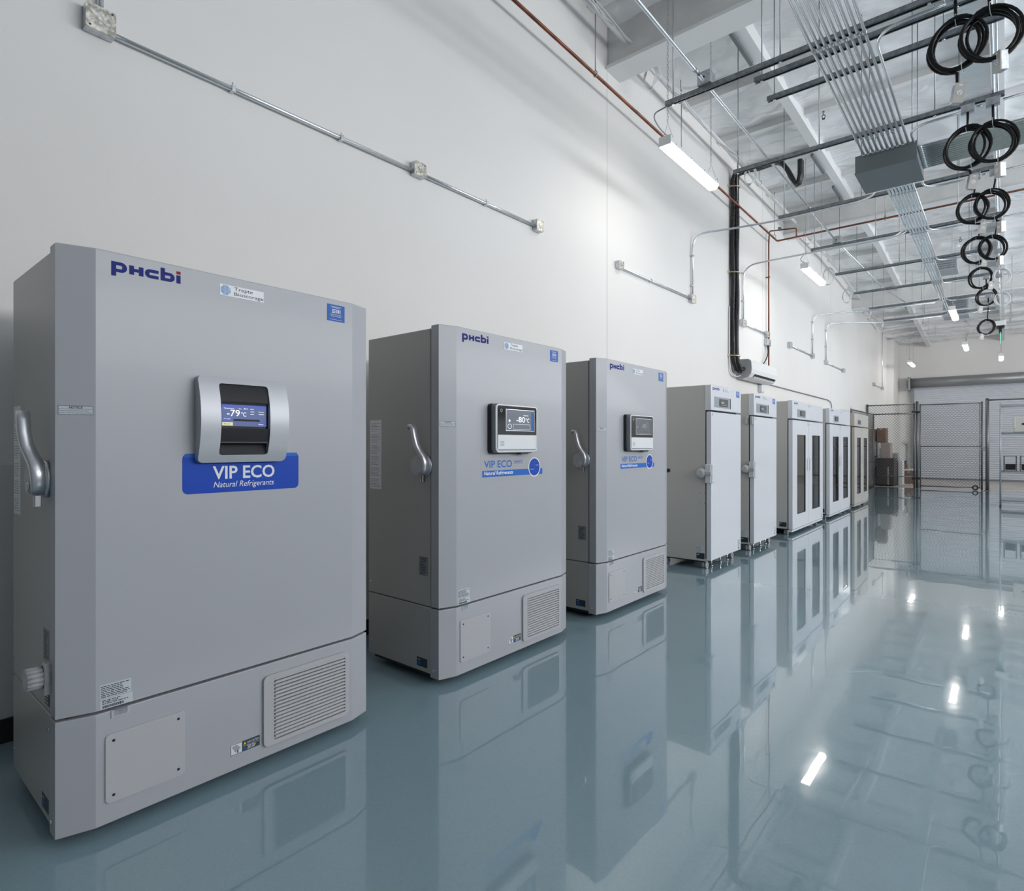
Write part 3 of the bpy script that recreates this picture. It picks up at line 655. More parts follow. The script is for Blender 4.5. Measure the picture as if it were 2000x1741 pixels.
# ------------------------------------------------------------------ single-door upright freezers on casters
def single(y0, W, label, bracket):
    off = (0.75, W/2, 0)
    t = empty('upright_freezer', (0.75, y0+W/2, 0), label, 'freezer', 'slim white single-door freezers on casters')
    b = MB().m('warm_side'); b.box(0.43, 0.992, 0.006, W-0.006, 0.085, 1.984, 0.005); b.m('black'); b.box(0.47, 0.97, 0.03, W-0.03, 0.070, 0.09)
    b.cyl((0.57, 0.008, 1.053), (0.57, 0.0, 1.053), 0.022, 16)
    b.m('ink')
    for x, z in ((0.93, 0.82), (0.93, 0.71), (0.985, 0.82), (0.985, 0.71)): b.cyl((x, 0.007, z), (x, 0.004, z), 0.004, 6)
    b.build('cabinet', t, off)
    b = MB().m('gasket'); b.box(0.985, 1.01, 0.02, W-0.02, 0.11, 1.715); b.build('gasket', t, off)
    b = MB().m('white_door'); b.box(1.004, 1.06, 0.004, W-0.004, 0.098, 1.694, 0.007); b.m('ink'); b.xq(1.0603, 0.03, 0.045, 1.655, 1.675); b.build('door', t, off)
    b = MB().m('white_door'); b.box(0.99, 1.06, 0.0, W, 1.712, 1.984, 0.007); b.m('bin'); b.xq(1.0602, 0.630, 0.632, 1.72, 1.978); b.build('header_panel', t, off)
    b = MB().m('greyrecess'); b.box(1.058, 1.0606, 0.086, 0.572, 1.745, 1.862); b.m('gasket'); b.box(1.058, 1.064, 0.566, 0.574, 1.745, 1.862)  # dark strip paints the shaded right edge of the recess
    o = b.build('control_panel', t, off)
    b = MB().m('black'); b.box(1.06, 1.063, 0.235, 0.490, 1.762, 1.842); b.m('lcd'); b.xq(1.0634, 0.262, 0.474, 1.770, 1.834); b.m('bin'); b.xq(1.0637, 0.285, 0.37, 1.795, 1.812); b.xq(1.0637, 0.285, 0.46, 1.776, 1.779)
    p = b.build('display', t, off); p.parent = o
    phlogo(t, off, 1.0606, 0.043, 1.924, 0.195, 0.042)
    trepte(t, off, 1.060, 0.342, 0.532, 1.928, 1.965); emstick(t, off, 1.060, 0.765, 0.869, 1.890, 1.962)
    b = MB().m('white_door'); b.box(1.055, 1.074, 0.0, 0.098, 0.93, 1.13, 0.006); b.box(1.0, 1.062, -0.02, 0.012, 0.93, 1.13, 0.004)
    o = b.build('handle', t, off)
    b = MB().m('paint2'); b.cyl((0.955, 0.006, 1.035), (0.955, -0.045, 1.035), 0.062, 28, r2=0.05); b.cyl((0.955, -0.045, 1.035), (0.955, -0.056, 1.035), 0.05, 28, r2=0.03); b.box(0.955, 1.075, -0.045, -0.01, 1.01, 1.06, 0.01)
    p = b.build('latch_knob', t, off); p.parent = o
    if bracket:
        b = MB().m('paint2'); b.box(0.945, 0.985, -0.016, 0.008, 1.60, 1.70, 0.006); b.box(1.012, 1.045, -0.016, 0.006, 1.60, 1.70, 0.006); b.build('lock_bracket', t, off)
    b = MB().m('darklabel'); b.box(0.895, 0.985, 0.0048, 0.0062, 0.108, 0.170); b.m('whiteink'); b.poly([(0.90, 0.0044, 0.150), (0.925, 0.0044, 0.150), (0.925, 0.0044, 0.156), (0.90, 0.0044, 0.156)]); b.build('warning_label', t, off)
    b = MB().m('paper'); b.box(0.885, 0.975, 0.0050, 0.0062, 0.178, 0.250); b.m('ink'); sidelines(b, 0.0046, 0.89, 0.97, 0.18, 0.248, 5, 0.003, 9); b.build('instruction_label', t, off)
    b = MB().m('paper'); b.box(1.060, 1.0606, W-0.11, W-0.03, 0.115, 0.23); b.m('ink'); lines(b, 1.061, W-0.105, W-0.035, 0.15, 0.225, 6, 0.004, 4); b.xq(1.061, W-0.10, W-0.07, 0.118, 0.14); b.build('rating_label', t, off)
    for x in (0.52, 0.965):
        for y in (0.07, W-0.09): caster(t, off, x, y, 0.034)
    for y in (0.20, W/2, W-0.25):
        b = MB().m('chrome'); b.cyl((0.985, y, 0.012), (0.985, y, 0.088), 0.008, 8); b.cyl((0.985, y, 0.006), (0.985, y, 0.014), 0.018, 12); b.build('levelling_foot', t, off)
    return t
single(6.18, 0.926, 'slim white single-door freezer on casters, the wider-looking one nearer the camera', False)
single(7.584, 0.948, 'slim white single-door freezer beside the first glass-door refrigerator', True)

# ------------------------------------------------------------------ double glass-door refrigerators
def double(y0, W, fy, label, beige=False):
    off = (0.75, W/2, 0); body = 'beige' if beige else 'warm_side'; front = 'beige' if beige else 'white_door'
    t = empty('pharmacy_refrigerator', (0.75, y0+W/2, 0), label, 'refrigerator', 'glass-door refrigerators along the wall')
    b = MB().m(body)
    b.box(0.43, 0.46, 0.006, W-0.006, 0.09, 1.99); b.box(0.43, 0.988, 0.006, 0.05, 0.09, 1.99, 0.004); b.box(0.43, 0.988, W-0.05, W-0.006, 0.09, 1.99, 0.004)
    b.box(0.43, 0.988, 0.04, W-0.04, 1.72, 1.99); b.box(0.43, 0.988, 0.04, W-0.04, 0.09, 0.20); b.m('black'); b.box(0.47, 1.0, 0.03, W-0.03, 0.075, 0.10)
    b.build('cabinet', t, off)
    b = MB().m('interior'); b.box(0.461, 0.47, 0.05, W-0.05, 0.20, 1.72); b.box(0.47, 0.98, 0.05, 0.058, 0.20, 1.72); b.box(0.47, 0.98, W-0.058, W-0.05, 0.20, 1.72); b.box(0.47, 0.98, 0.058, W-0.058, 0.20, 0.208); b.box(0.47, 0.98, 0.058, W-0.058, 1.71, 1.72)
    b.build('interior_liner', t, off)
    for k, z in enumerate((0.45, 0.72, 0.99, 1.26, 1.47)):
        b = MB().m('chrome')
        for x in (0.52, 0.93): b.tube([(x, 0.06, z), (x, W-0.06, z)], 0.004, 5)
        for j in range(24): yy = 0.08 + (W-0.16)*j/23; b.tube([(0.52, yy, z), (0.93, yy, z)], 0.002, 4)
        b.build('wire_shelf', t, off)
    b = MB().m('gasket'); b.box(0.984, 1.006, 0.02, 0.10, 0.10, 1.70); b.box(0.984, 1.006, W-0.10, W-0.02, 0.10, 1.70); b.box(0.984, 1.006, W*0.488-0.05, W*0.488+0.05, 0.10, 1.70); b.box(0.984, 1.006, 0.02, W-0.02, 1.66, 1.722); b.build('gasket', t, off)
    b = MB().m(front); b.box(0.988, 1.06, 0.0, W, 1.730, 2.0, 0.007); b.build('header_panel', t, off)
    b = MB().m(front); b.box(0.99, 1.055, 0.0, W, 0.045, 0.075, 0.004); b.build('base_lip', t, off)
    my = W*0.488
    for s, (a0, a1) in enumerate(((0.0, my-0.004), (my+0.004, W))):
        g0, g1 = fy[s]; w0, w1, zb, zt = 0.29, 1.492, 0.085, 1.708
        b = MB().m(front); X0, X1 = 1.004, 1.06
        b.box(X0, X1, a0, g0, zb, zt); b.box(X0, X1, g1, a1, zb, zt); b.box(X0, X1, g0, g1, zb, w0); b.box(X0, X1, g0, g1, w1, zt)
        b.m('ink'); e = a1-0.04 if s == 0 else a0+0.03; b.xq(1.0603, e, e+0.02, 1.65, 1.675)
        d_ = b.build('door', t, off)
        b = MB().m('glass'); b.box(1.046, 1.050, g0, g1, w0, w1); b.build('glass_pane', t, off).parent = d_
        b = MB().m('black'); ht = 0.006
        for q in ((g0, g0+ht, w0, w1), (g1-ht, g1, w0, w1), (g0, g1, w0, w0+ht), (g0, g1, w1-ht, w1)): b.box(1.040, 1.058, *q)
        b.build('pane_seal', t, off).parent = d_
        hy = my-0.085 if s == 0 else my+0.055
        b = MB().m('bin'); b.box(1.058, 1.063, hy, hy+0.03, 0.925, 1.125, 0.002); b.m('gasket'); b.xq(1.0634, hy+0.006, hy+0.016, 0.935, 1.115); b.build('door_handle', t, off).parent = d_
    b = MB().m('greyrecess'); b.box(1.058, 1.0606, 0.256+(0.06 if W < 1.85 else 0), 0.750, 1.757, 1.878); o = b.build('control_panel', t, off)
    b = MB().m('black'); b.box(1.06, 1.063, 0.42, 0.69, 1.782, 1.858); b.m('lcd'); b.xq(1.0634, 0.50, 0.67, 1.79, 1.85); b.build('display', t, off).parent = o
    if not beige: phlogo(t, off, 1.0606, 0.09, 1.940, 0.20, 0.042); trepte(t, off, 1.060, 0.89, 1.07, 1.938, 1.972)
    b = MB().m('darklabel'); b.box(0.875, 0.975, 0.0048, 0.0062, 0.118, 0.185); b.m('whiteink'); b.poly([(0.88, 0.0044, 0.165), (0.905, 0.0044, 0.165), (0.905, 0.0044, 0.171), (0.88, 0.0044, 0.171)]); b.build('warning_label', t, off)
    b = MB().m('paper'); b.box(1.060, 1.0606, W-0.12, W-0.04, 0.10, 0.22); b.m('ink'); lines(b, 1.061, W-0.115, W-0.045, 0.14, 0.215, 5, 0.005, 4); b.xq(1.061, W-0.11, W-0.07, 0.105, 0.13); b.build('rating_label', t, off)
    for x in (0.52, 0.955):
        for y in (0.07, W-0.09): caster(t, off, x, y, 0.033)
    return t
double(9.32, 1.887, ((0.256, 0.748), (1.165, 1.668)), 'white glass-door refrigerator, first and largest of the glass-fronted units')
double(11.73, 1.815, ((0.266, 0.742), (1.156, 1.594)), 'white glass-door refrigerator between another white one and the beige unit')
double(14.0, 1.62, ((0.282, 0.688), (1.052, 1.432)), 'beige glass-door refrigerator at the far end of the row by the fence', True)

# ------------------------------------------------------------------ wall conduit runs and boxes
def jbox(y0, y1, z0, z1, label, dep=0.055, lid='boxlid'):
    t = empty('junction_box', (0, (y0+y1)/2, z0), label, 'electrical box', 'galvanized boxes on the left wall'); off = (0, (y0+y1)/2, z0)
    b = MB().m('steel'); b.box(0.0, dep-0.004, y0, y1, z0, z1, 0.004); b.build('box_body', t, off)
    b = MB().m(lid); b.prism(rr(y0-0.001, y1+0.001, z0-0.001, z1+0.001, 0.012), dep-0.004, dep+0.003, 'x'); b.m('ink')
    for y, z in ((y0+0.016, z0+0.012), (y1-0.016, z1-0.012)): b.cyl((dep+0.001, y, z), (dep+0.0045, y, z), 0.005, 8)
    b.build('box_cover', t, off); return t
def conduit(path, label, r=0.0135, straps=(), group='thin conduits on the left wall', mt='emt', cat='conduit', name='conduit_run', fr=0.13, ax='y'):
    p = fillet(path, fr); o = V(p[0]); t = empty(name, o, label, cat, group)
    b = MB().m(mt); b.tube(p, r, 10); b.build('pipe', t, o)
    for s in straps:
        s = V(s); b = MB().m('steel'); h = r+0.004; w_ = 0.012
        if ax == 'y': b.box(s.x-h-0.01, s.x+h, s.y-w_, s.y+w_, s.z-h, s.z+h, 0.003); b.cyl((s.x, s.y, s.z+h), (s.x, s.y, s.z+h+0.02), 0.003, 6)
        elif ax == 'z': b.box(s.x-h-0.01, s.x+h, s.y-h-0.015, s.y+h, s.z-w_, s.z+w_, 0.003)
        else: b.box(s.x-w_, s.x+w_, s.y-h, s.y+h, s.z-h, s.z+h+0.01, 0.003)
        b.build('strap', t, o)
    return t
jbox(0.86, 0.985, 3.368, 3.487, 'large spangled galvanized box at the top left above the nearest freezer', 0.06)
jbox(2.93, 3.045, 3.385, 3.485, 'galvanized box midway along the long wall conduit')
jbox(4.44, 4.545, 3.385, 3.49, 'galvanized box at the right end of the long wall conduit')
jbox(5.995, 6.105, 3.385, 3.47, 'galvanized box at the left end of the second wall conduit, above the third freezer')
jbox(8.06, 8.20, 3.375, 3.485, 'galvanized box left of the black tubing where a conduit turns up')
jbox(10.17, 10.37, 3.365, 3.475, 'galvanized box just right of the black tubing')
jbox(11.50, 11.68, 3.36, 3.47, 'galvanized box above the wall air conditioner, upper of the two')
jbox(13.04, 13.22, 3.36, 3.475, 'galvanized box right of the copper drop, start of the short conduit')
jbox(14.94, 15.12, 3.355, 3.46, 'small galvanized box on the wall above the beige refrigerator')
jbox(16.28, 16.48, 3.35, 3.45, 'small galvanized box at the foot of the second far riser')
jbox(18.32, 18.55, 3.35, 3.45, 'small galvanized box ending the sloping conduit before the far corner')
jbox(23.25, 23.55, 3.35, 3.46, 'tiny galvanized box on the wall close to the far corner')
jbox(25.12, 25.38, 3.35, 3.47, 'farthest galvanized box, under the last riser by the far corner')
X = 0.026
conduit([(X, 0.93, 5.9), (X, 0.93, 3.48)], 'vertical conduit rising from the top left galvanized box')
conduit([(X, 0.985, 3.398), (X, 2.94, 3.418)], 'shiny wall conduit from the top left box above the nearest freezer', straps=((X, 1.58, 3.404), (X, 2.308, 3.411)))
conduit([(X, 3.045, 3.418), (X, 4.45, 3.432)], 'wall conduit between the middle and right boxes above the freezers', straps=((X, 3.756, 3.425),))
conduit([(X, 6.10, 3.41), (X, 8.07, 3.43)], 'wall conduit above the third freezer, left of the black tubing', straps=((X, 6.848, 3.418),))
conduit([(X, 10.36, 3.415), (X, 11.51, 3.42)], 'short wall conduit between black tubing and copper drop', straps=((X, 10.9, 3.418),))
conduit([(X, 13.21, 3.415), (X, 14.95, 3.41)], 'short sloping wall conduit right of the copper drop', straps=((X, 13.7, 3.414), (X, 14.3, 3.412)))
conduit([(X, 16.47, 3.40), (X, 18.33, 3.40)], 'faint far wall conduit ending before the corner', straps=((X, 17.2, 3.4),))
conduit([(X, 23.54, 3.41), (X, 25.13, 3.41)], 'farthest short wall conduit by the far corner')
conduit([(X, 25.25, 3.47), (X, 25.25, 5.48)], 'vertical conduit rising to the roof at the far corner')
conduit([(X, 8.14, 3.48), (X, 8.14, 4.36), (0.5, 8.45, 4.42), (1.05, 8.60, 4.44), (2.15, 8.60, 4.44), (2.32, 8.2, 4.42), (2.32, 7.97, 4.40)], 'conduit rising from the wall and bending out under the third strut',
    straps=((X, 8.14, 3.62), (X, 8.14, 4.05)), fr=0.22, ax='z')
conduit([(X, 10.28, 3.47), (X, 10.28, 4.40), (0.5, 10.35, 4.43), (2.2, 10.40, 4.44), (2.37, 10.1, 4.44)], 'conduit rising beside the black tubing and bending out to the fourth strut',
    straps=((X, 10.28, 3.8), (X, 10.28, 4.28)), fr=0.22, ax='z')
conduit([(X, 15.03, 3.46), (X, 15.03, 4.36), (0.4, 15.4, 4.42), (1.05, 15.74, 4.44), (2.3, 15.74, 4.44)], 'far conduit rising from the wall above the beige refrigerator', straps=((X, 15.03, 3.8), (X, 15.03, 4.2)), fr=0.2, ax='z')
conduit([(X, 16.38, 3.45), (X, 16.38, 4.38), (0.5, 16.9, 4.43), (1.05, 17.52, 4.44), (2.3, 17.52, 4.44)], 'farthest conduit bending out from the wall under the last strut', straps=((X, 16.38, 3.8), (X, 16.38, 4.2)), fr=0.2, ax='z')
conduit([(X, 11.40, 2.49), (X, 16.7, 2.475), (X, 17.02, 2.40), (X, 17.02, 2.10)], 'grey conduit running right from under the wall air conditioner', r=0.011, mt='rod', fr=0.15)
t = empty('wall_outlet', (0, 11.22, 2.35), 'white covered outlet on the wall just below the air conditioner', 'outlet')
b = MB().m('white'); b.box(0, 0.075, 11.14, 11.30, 2.30, 2.44, 0.015); b.build('cover', t, (0, 11.22, 2.35))
b = MB().m('wcable'); b.tube([(0.03, 11.22, 2.44), (0.03, 11.22, 2.50)], 0.012, 8); b.build('conduit_stub', t, (0, 11.22, 2.35))
t = empty('disconnect_box', (0, 11.6, 3.22), 'grey switch box with dangling cable above the air conditioner, lower of two', 'switch box')
b = MB().m('steel'); b.box(0, 0.07, 11.50, 11.70, 3.20, 3.33, 0.01); b.build('box_body', t, (0, 11.6, 3.22))
b = MB().m('cord'); b.tube(fillet([(0.04, 11.58, 3.21), (0.06, 11.56, 3.05), (0.05, 11.42, 2.90), (0.06, 11.20, 2.79)], 0.08), 0.010, 7); b.build('cable', t, (0, 11.6, 3.22))

# wall air conditioner
AO = (0, 10.7, 2.45)
t = empty('wall_air_conditioner', AO, 'white split air conditioner on the wall above the slim freezers', 'air conditioner')
prof = [(0.0, 2.46), (0.10, 2.44), (0.20, 2.47), (0.245, 2.53), (0.255, 2.60), (0.25, 2.70), (0.235, 2.745), (0.20, 2.765), (0.0, 2.775)]
b = MB().m('white'); b.prism(prof, 10.02, 11.42, 'y'); b.build('casing', t, AO)
b = MB().m('bin'); b.prism([(x_*0.995, z) for x_, z in prof], 10.0, 10.02, 'y'); b.build('end_cap', t, AO)
b = MB().m('black'); b.prism([(0.13, 2.452), (0.20, 2.475), (0.235, 2.512), (0.228, 2.525), (0.19, 2.50), (0.13, 2.47)], 10.2, 11.36, 'y'); b.m('black'); b.poly([(0.206, 10.2, 2.474), (0.206, 11.36, 2.474), (0.2475, 11.36, 2.526), (0.2475, 10.2, 2.526)]); b.build('air_outlet', t, AO)
b = MB().m('white'); b.prism([(0.15, 2.448), (0.212, 2.466), (0.232, 2.488), (0.226, 2.492), (0.15, 2.455)], 10.22, 11.34, 'y'); b.build('louver', t, AO)

# insulated black line set down the wall
b = MB().m('foam')
for k, (dx, dy) in enumerate(((0.055, -0.035), (0.06, 0.04), (0.105, 0.005))):
    zz = [5.70 - 0.1*i for i in range(30)]
    p = [(1.085, 9.67+dy, 5.66), (1.085, 9.67+dy, 5.42), (1.06, 9.67+dy, 5.335), (1.02, 9.67+dy, 5.32), (0.975, 9.67+dy, 5.40), (0.90, 9.68+dy, 5.57), (0.82, 9.68+dy, 5.70), (0.74, 9.68+dy, 5.75), (0.60, 9.68+dy, 5.75), (0.45, 9.70+dy, 5.74+0.01*k), (0.22+dx, 9.72+dy, 5.78), (dx+0.03, 9.73+dy, 5.76), (dx, 9.735+dy, 5.68)]
    p += [(dx+0.007*math.sin(z*5+k), 9.735+dy+0.006*math.sin(z*4+2*k), z) for z in zz[2:]] + [(dx+0.01, 9.76+dy, 2.68), (dx+0.02, 9.84+dy, 2.58), (dx+0.03, 9.96, 2.56+0.02*k)]
    b.tube(p, 0.036, 10)
t = empty('tubing_bundle', (0.08, 9.735, 2.6), 'thick black insulated tubing bundle strapped vertically up the wall', 'tubing')
b.build('insulated_tubes', t, (0.08, 9.735, 2.6))
b = MB().m('wcable'); b.tube(fillet([(0.02, 9.64, 3.6), (0.02, 9.63, 2.75), (0.03, 9.66, 2.52), (0.05, 9.85, 2.46), (0.08, 10.0, 2.50)], 0.1), 0.011, 8); b.build('drain_hose', t, (0.08, 9.735, 2.6))
for z in (5.56, 4.16, 2.80):
    b = MB().m('brass'); b.tube([(0.01, 9.65, z), (0.05, 9.655, z), (0.135, 9.69, z-0.01), (0.155, 9.735, z-0.01), (0.135, 9.79, z-0.01), (0.05, 9.82, z), (0.01, 9.83, z)], 0.011, 6); b.box(0.0, 0.03, 9.60, 9.66, z-0.02, z+0.02); b.box(0.0, 0.03, 9.82, 9.87, z-0.02, z+0.02); b.build('pipe_clamp', t, (0.08, 9.735, 2.6))

# copper pipes
CO = (0.16, 3.0, 5.2)
t = empty('copper_pipe', CO, 'long copper pipe hung along the left wall, turning right past the tubing', 'pipe')
b = MB().m('copper'); b.tube(fillet([(0.16, 0.8, 5.26), (0.16, 11.76, 5.195), (0.6, 11.76, 5.195), (9.0, 11.76, 5.195)], 0.03, 3), 0.016, 10); b.build('pipe', t, CO)
for y in (3.2, 5.31, 7.46, 9.6, 11.6):
    b = MB().m('rod'); b.tube([(0.16, y, 5.27), (0.16, y, cz(y)-0.05)], 0.006, 6); b.tube([(0.16+0.022*math.cos(a), y, 5.24+0.032*math.sin(a)) for a in [2*PI*k/12 for k in range(12)]], 0.005, 5, closed=True); b.build('hanger', t, CO)
for x in (1.9, 3.7, 5.5, 7.3):
    b = MB().m('rod'); b.tube([(x, 11.76, 5.24), (x, 11.76, 6.05)], 0.006, 6); b.cyl((x, 11.76, 5.16), (x, 11.76, 5.245), 0.012, 8); b.build('hanger', t, CO)
b = MB().m('graybox'); b.tube([(0.16, 3.0, 5.247), (0.16, 3.35, 5.245)], 0.0175, 10); b.tube([(0.16, 6.2, 5.23), (0.16, 6.28, 5.23)], 0.0175, 10); b.build('pipe_marker', t, CO)
CO = (0.05, 11.62, 2.8)
t = empty('copper_drop', CO, 'thin copper pipe dropping down the wall behind the air conditioner', 'pipe')
b = MB().m('copper'); b.tube(fillet([(0.50, 11.76, 5.20), (0.50, 11.76, 5.36), (0.05, 11.66, 5.38), (0.05, 11.62, 5.15), (0.05, 11.62, 2.72)], 0.04, 4), 0.013, 8); b.build('pipe', t, CO)
b = MB().m('graybox'); b.box(0.20, 0.25, 11.67, 11.73, 5.36, 5.42, 0.005); b.build('valve', t, CO)
for z in (4.5, 3.25):
    b = MB().m('copper'); b.box(0, 0.07, 11.60, 11.64, z-0.01, z+0.01); b.build('pipe_strap', t, CO)

# white sprinkler pipe and cable bundles high on the wall
SO = (0.2, 8, 5.82)
t = empty('sprinkler_pipe', SO, 'white sprinkler pipe running under the roof edge along the left wall', 'pipe')
b = MB().m('wcable'); b.tube([(0.22, -3, 5.84), (0.22, 15.9, 5.84), (0.22, 24, 5.35)], 0.028, 10); b.build('pipe', t, SO)
for y in (4.6, 7.3, 10.5, 14):
    b = MB().m('rod'); b.tube([(0.22, y, 5.86), (0.22, y, 6.1)], 0.005, 6); b.tube([(0.22+0.04*math.cos(a), y, 5.84+0.045*math.sin(a)) for a in [2*PI*k/12 for k in range(12)]], 0.005, 5, closed=True); b.build('hanger', t, SO)
b = MB().m('wcable'); rnd = random.Random(11)
for k in range(3):
    p = []; y = 0.8
    while y < 17:
        f_ = ((y-0.8)/2.1) % 1; p.append((0.27+0.025*k+rnd.uniform(-0.01, 0.01), y, min(5.80, cz(y)-0.3) - (0.09 if y > 6 else 0.03)*math.sin(PI*f_)*(0.6+0.3*k) + rnd.uniform(-0.01, 0.01))); y += 0.18
    b.tube(p, 0.006, 5)
tag(b.build('cable_bundle'), 'drooping bundle of thin white cables under the roof along the wall', 'cable', None)
for i, (x, y, z, r) in enumerate(((0.34, 6.2, 5.58, 0.13), (0.42, 9.4, 5.55, 0.14), (0.5, 12.6, 5.45, 0.15), (0.9, 12.4, 4.55, 0.16), (0.9, 14.1, 4.5, 0.14), (1.0, 15.9, 4.45, 0.12), (1.02, 17.5, 4.42, 0.12))):
    b = MB().m('wcable')
    for k in range(4):
        ph = k*0.7+i; b.tube([(x+(r*0.5+0.008*k)*math.cos(a), y+0.02*math.sin(3*a+ph)+0.012*k, z-r*0.2+r*math.sin(a)+0.01*k) for a in [2*PI*j/20 for j in range(20)]], 0.005, 5, closed=True)
    ztop = min(cz(y)-0.1, z+1.5) if z > 5 else 4.47
    b.tube([(x, y, z+r*0.7), (x, y, ztop)], 0.005, 5)
    tag(b.build('cable_coil'), ['loose white cable coil under the roof near the closest lamp', 'white cable coil beside the top of the black tubing', 'white cable coil under the roof past the black tubing',
        'white cable coil at the left end of the fifth strut', 'white cable coil at the left end of the sixth strut', 'white cable coil at the left end of the seventh strut', 'white cable coil at the left end of the last strut'][i], 'cable coil', 'white cable coils')

# ------------------------------------------------------------------ overhead strut racks
ORD = ['first', 'second', 'third', 'fourth', 'fifth', 'sixth', 'seventh', 'eighth']
YS = [5.11 + 1.78*k for k in range(8)]
def strut_rack(y, x0, x1, z, label, rods, grp='overhead strut channels'):
    o = ((x0+x1)/2, y, z); t = empty('strut_channel', o, label, 'strut', grp)
    b = MB().m('strut'); h = 0.021; w_ = 0.0026
    b.box(x0, x1, y-h, y+h, z+h-w_, z+h); b.box(x0, x1, y-h, y-h+w_, z-h, z+h); b.box(x0, x1, y+h-w_, y+h, z-h, z+h); b.box(x0, x1, y-h, y-h+0.009, z-h, z-h+w_); b.box(x0, x1, y+h-0.009, y+h, z-h, z-h+w_)
    b.build('channel', t, o)
    for x in rods:
        b = MB().m('rod'); b.tube([(x, y, z-0.03), (x, y, cz(y)-0.02)], 0.0055, 6); b.m('emt'); b.cyl((x, y, z+h), (x, y, z+h+0.012), 0.012, 6); b.cyl((x, y, z-h-0.012), (x, y, z-h), 0.012, 6); b.build('threaded_rod', t, o)
for k, y in enumerate(YS):
    ends = 3.46 if k < 4 else 3.3
    strut_rack(y, 1.05, ends, 4.50, '%s long overhead strut counting from the camera' % ORD[k], (1.10, 1.95, 2.95) if k % 2 else (1.12, 2.05, 3.05))
strut_rack(5.26, 1.80, 3.46, 4.49, 'shorter overhead strut just behind the first long strut', (1.86, 3.2), 'short overhead strut channels')
strut_rack(5.62, 1.80, 3.46, 4.49, 'shorter overhead strut crossing between the first and second long struts', (1.86, 3.1), 'short overhead strut channels')
strut_rack(3.33, 1.05, 3.46, 4.50, 'overhead strut at the top edge, closest above the camera', (1.12, 3.05))

# conduit along Y on top of the struts, with boxes
t = empty('conduit_run', (1.43, 5, 4.54), 'single conduit crossing over the struts toward the far wall on the left side', 'conduit', 'conduits over the struts')
b = MB().m('emt'); b.tube([(1.43, 1.5, 4.545), (1.43, 10.4, 4.545)], 0.0135, 10); b.tube([(1.43, 10.5, 4.545), (1.55, 14.0, 4.55), (1.75, 15.7, 4.53)], 0.0135, 10); b.build('pipe', t, (1.43, 5, 4.54))
for y in (3.4, 4.9, 6.95, 8.7):
    b = MB().m('steel'); b.cyl((1.43, y-0.04, 4.545), (1.43, y+0.04, 4.545), 0.02, 10); b.build('coupling', t, (1.43, 5, 4.54))
for i, y in enumerate((5.11, 10.45)):
    b = MB().m('steel'); b.box(1.37, 1.49, y-0.06, y+0.06, 4.52, 4.63, 0.004); b.m('ink'); b.cyl((1.43, y-0.061, 4.575), (1.43, y-0.0615, 4.575), 0.012, 10)
    tag(b.build('junction_box'), ['galvanized box on top of the first strut near its left end', 'galvanized box on top of the fourth strut near its left end'][i], 'electrical box', 'boxes on the struts')

# parallel conduit bundle into the grey wireway box
NB = ['leftmost', 'second from left', 'third from left', 'fourth from left', 'middle', 'fifth from right', 'fourth from right', 'third from right', 'second from right', 'rightmost']
def bundle(n, path, label, near=True, ys=()):
    p = fillet(path, 0.22, 8); o = V(p[0]); t = empty('bundle_conduit', o, label, 'conduit', 'parallel conduits before the grey box' if near else 'parallel conduits past the grey box')
    b = MB().m('emt'); b.tube(p, 0.0125, 10); b.build('pipe', t, o)
    for y in ys:
        x = path[0][0]; b = MB().m('steel'); b.cyl((x, y-0.022, path[0][2]), (x, y+0.022, path[0][2]), 0.0165, 10); b.cyl((x, y, path[0][2]+0.01), (x, y, 4.486), 0.006, 6); b.build('strap', t, o)
zb = 4.452
for i in range(9):
    x = 2.30 + 0.044*i
    bundle(i, [(x, 0.6, zb), (x, 7.30, zb)], '%s of the nine parallel conduits running into the grey box' % ['leftmost', 'second from left', 'third from left', 'fourth from left', 'middle', 'fourth from right', 'third from right', 'second from right', 'rightmost'][i], True, (3.33, 5.11, 6.89, 7.27))
ends = {0: 4, 7: 4}
far = []
for i in range(8):
    x = 2.37 + 0.036*i
    lab = '%s of the eight parallel conduits leaving the far side of the grey box' % ['leftmost', 'second from left', 'third from left', 'fourth from left', 'fourth from right', 'third from right', 'second from right', 'rightmost'][i]
    tgt = {7: (3, 1), 6: (4, 1), 5: (5, 1), 4: (6, 1), 3: (7, 1), 0: (3, -1), 1: (6, -1), 2: (7, -1)}[i]
    y = YS[tgt[0]]; xe = 3.2 if tgt[1] > 0 else (1.1 if tgt[0] < 4 else 1.9)
    ss = [yy for yy in [8.02] + YS[2:] if yy < y-0.3]
    bundle(i, [(x, 7.97, zb), (x, y+0.045 if tgt[1] > 0 else y-0.05, zb), (xe, y+0.045 if tgt[1] > 0 else y-0.05, 4.462)], lab, False, ss)
for k, (x0, y) in enumerate(((2.70, YS[0]), (2.745, YS[1]))):
    bundle(0, [(x0, 7.30, zb), (x0, y+0.05, zb), (3.2, y+0.05, 4.46)], ['curved conduit turning right onto the first strut, outside the bundle', 'curved conduit from the grey box onto the second strut'][k], True)
bundle(0, [(2.70, 7.97, zb), (2.72, 8.72, zb), (3.2, 8.72, 4.46)], 'curved conduit from the grey box turning right onto the third strut', False)
BO = (2.49, 7.64, 4.29)
t = empty('wireway_box', BO, 'large grey enamel pull box hung where the parallel conduits meet', 'electrical box')
b = MB().m('graybox'); b.box(2.21, 2.77, 7.32, 7.965, 4.295, 4.478, 0.004); b.build('box_body', t, BO)
b = MB().m('graybox'); b.box(2.205, 2.775, 7.316, 7.97, 4.285, 4.297, 0.002); b.build('bottom_cover', t, BO)
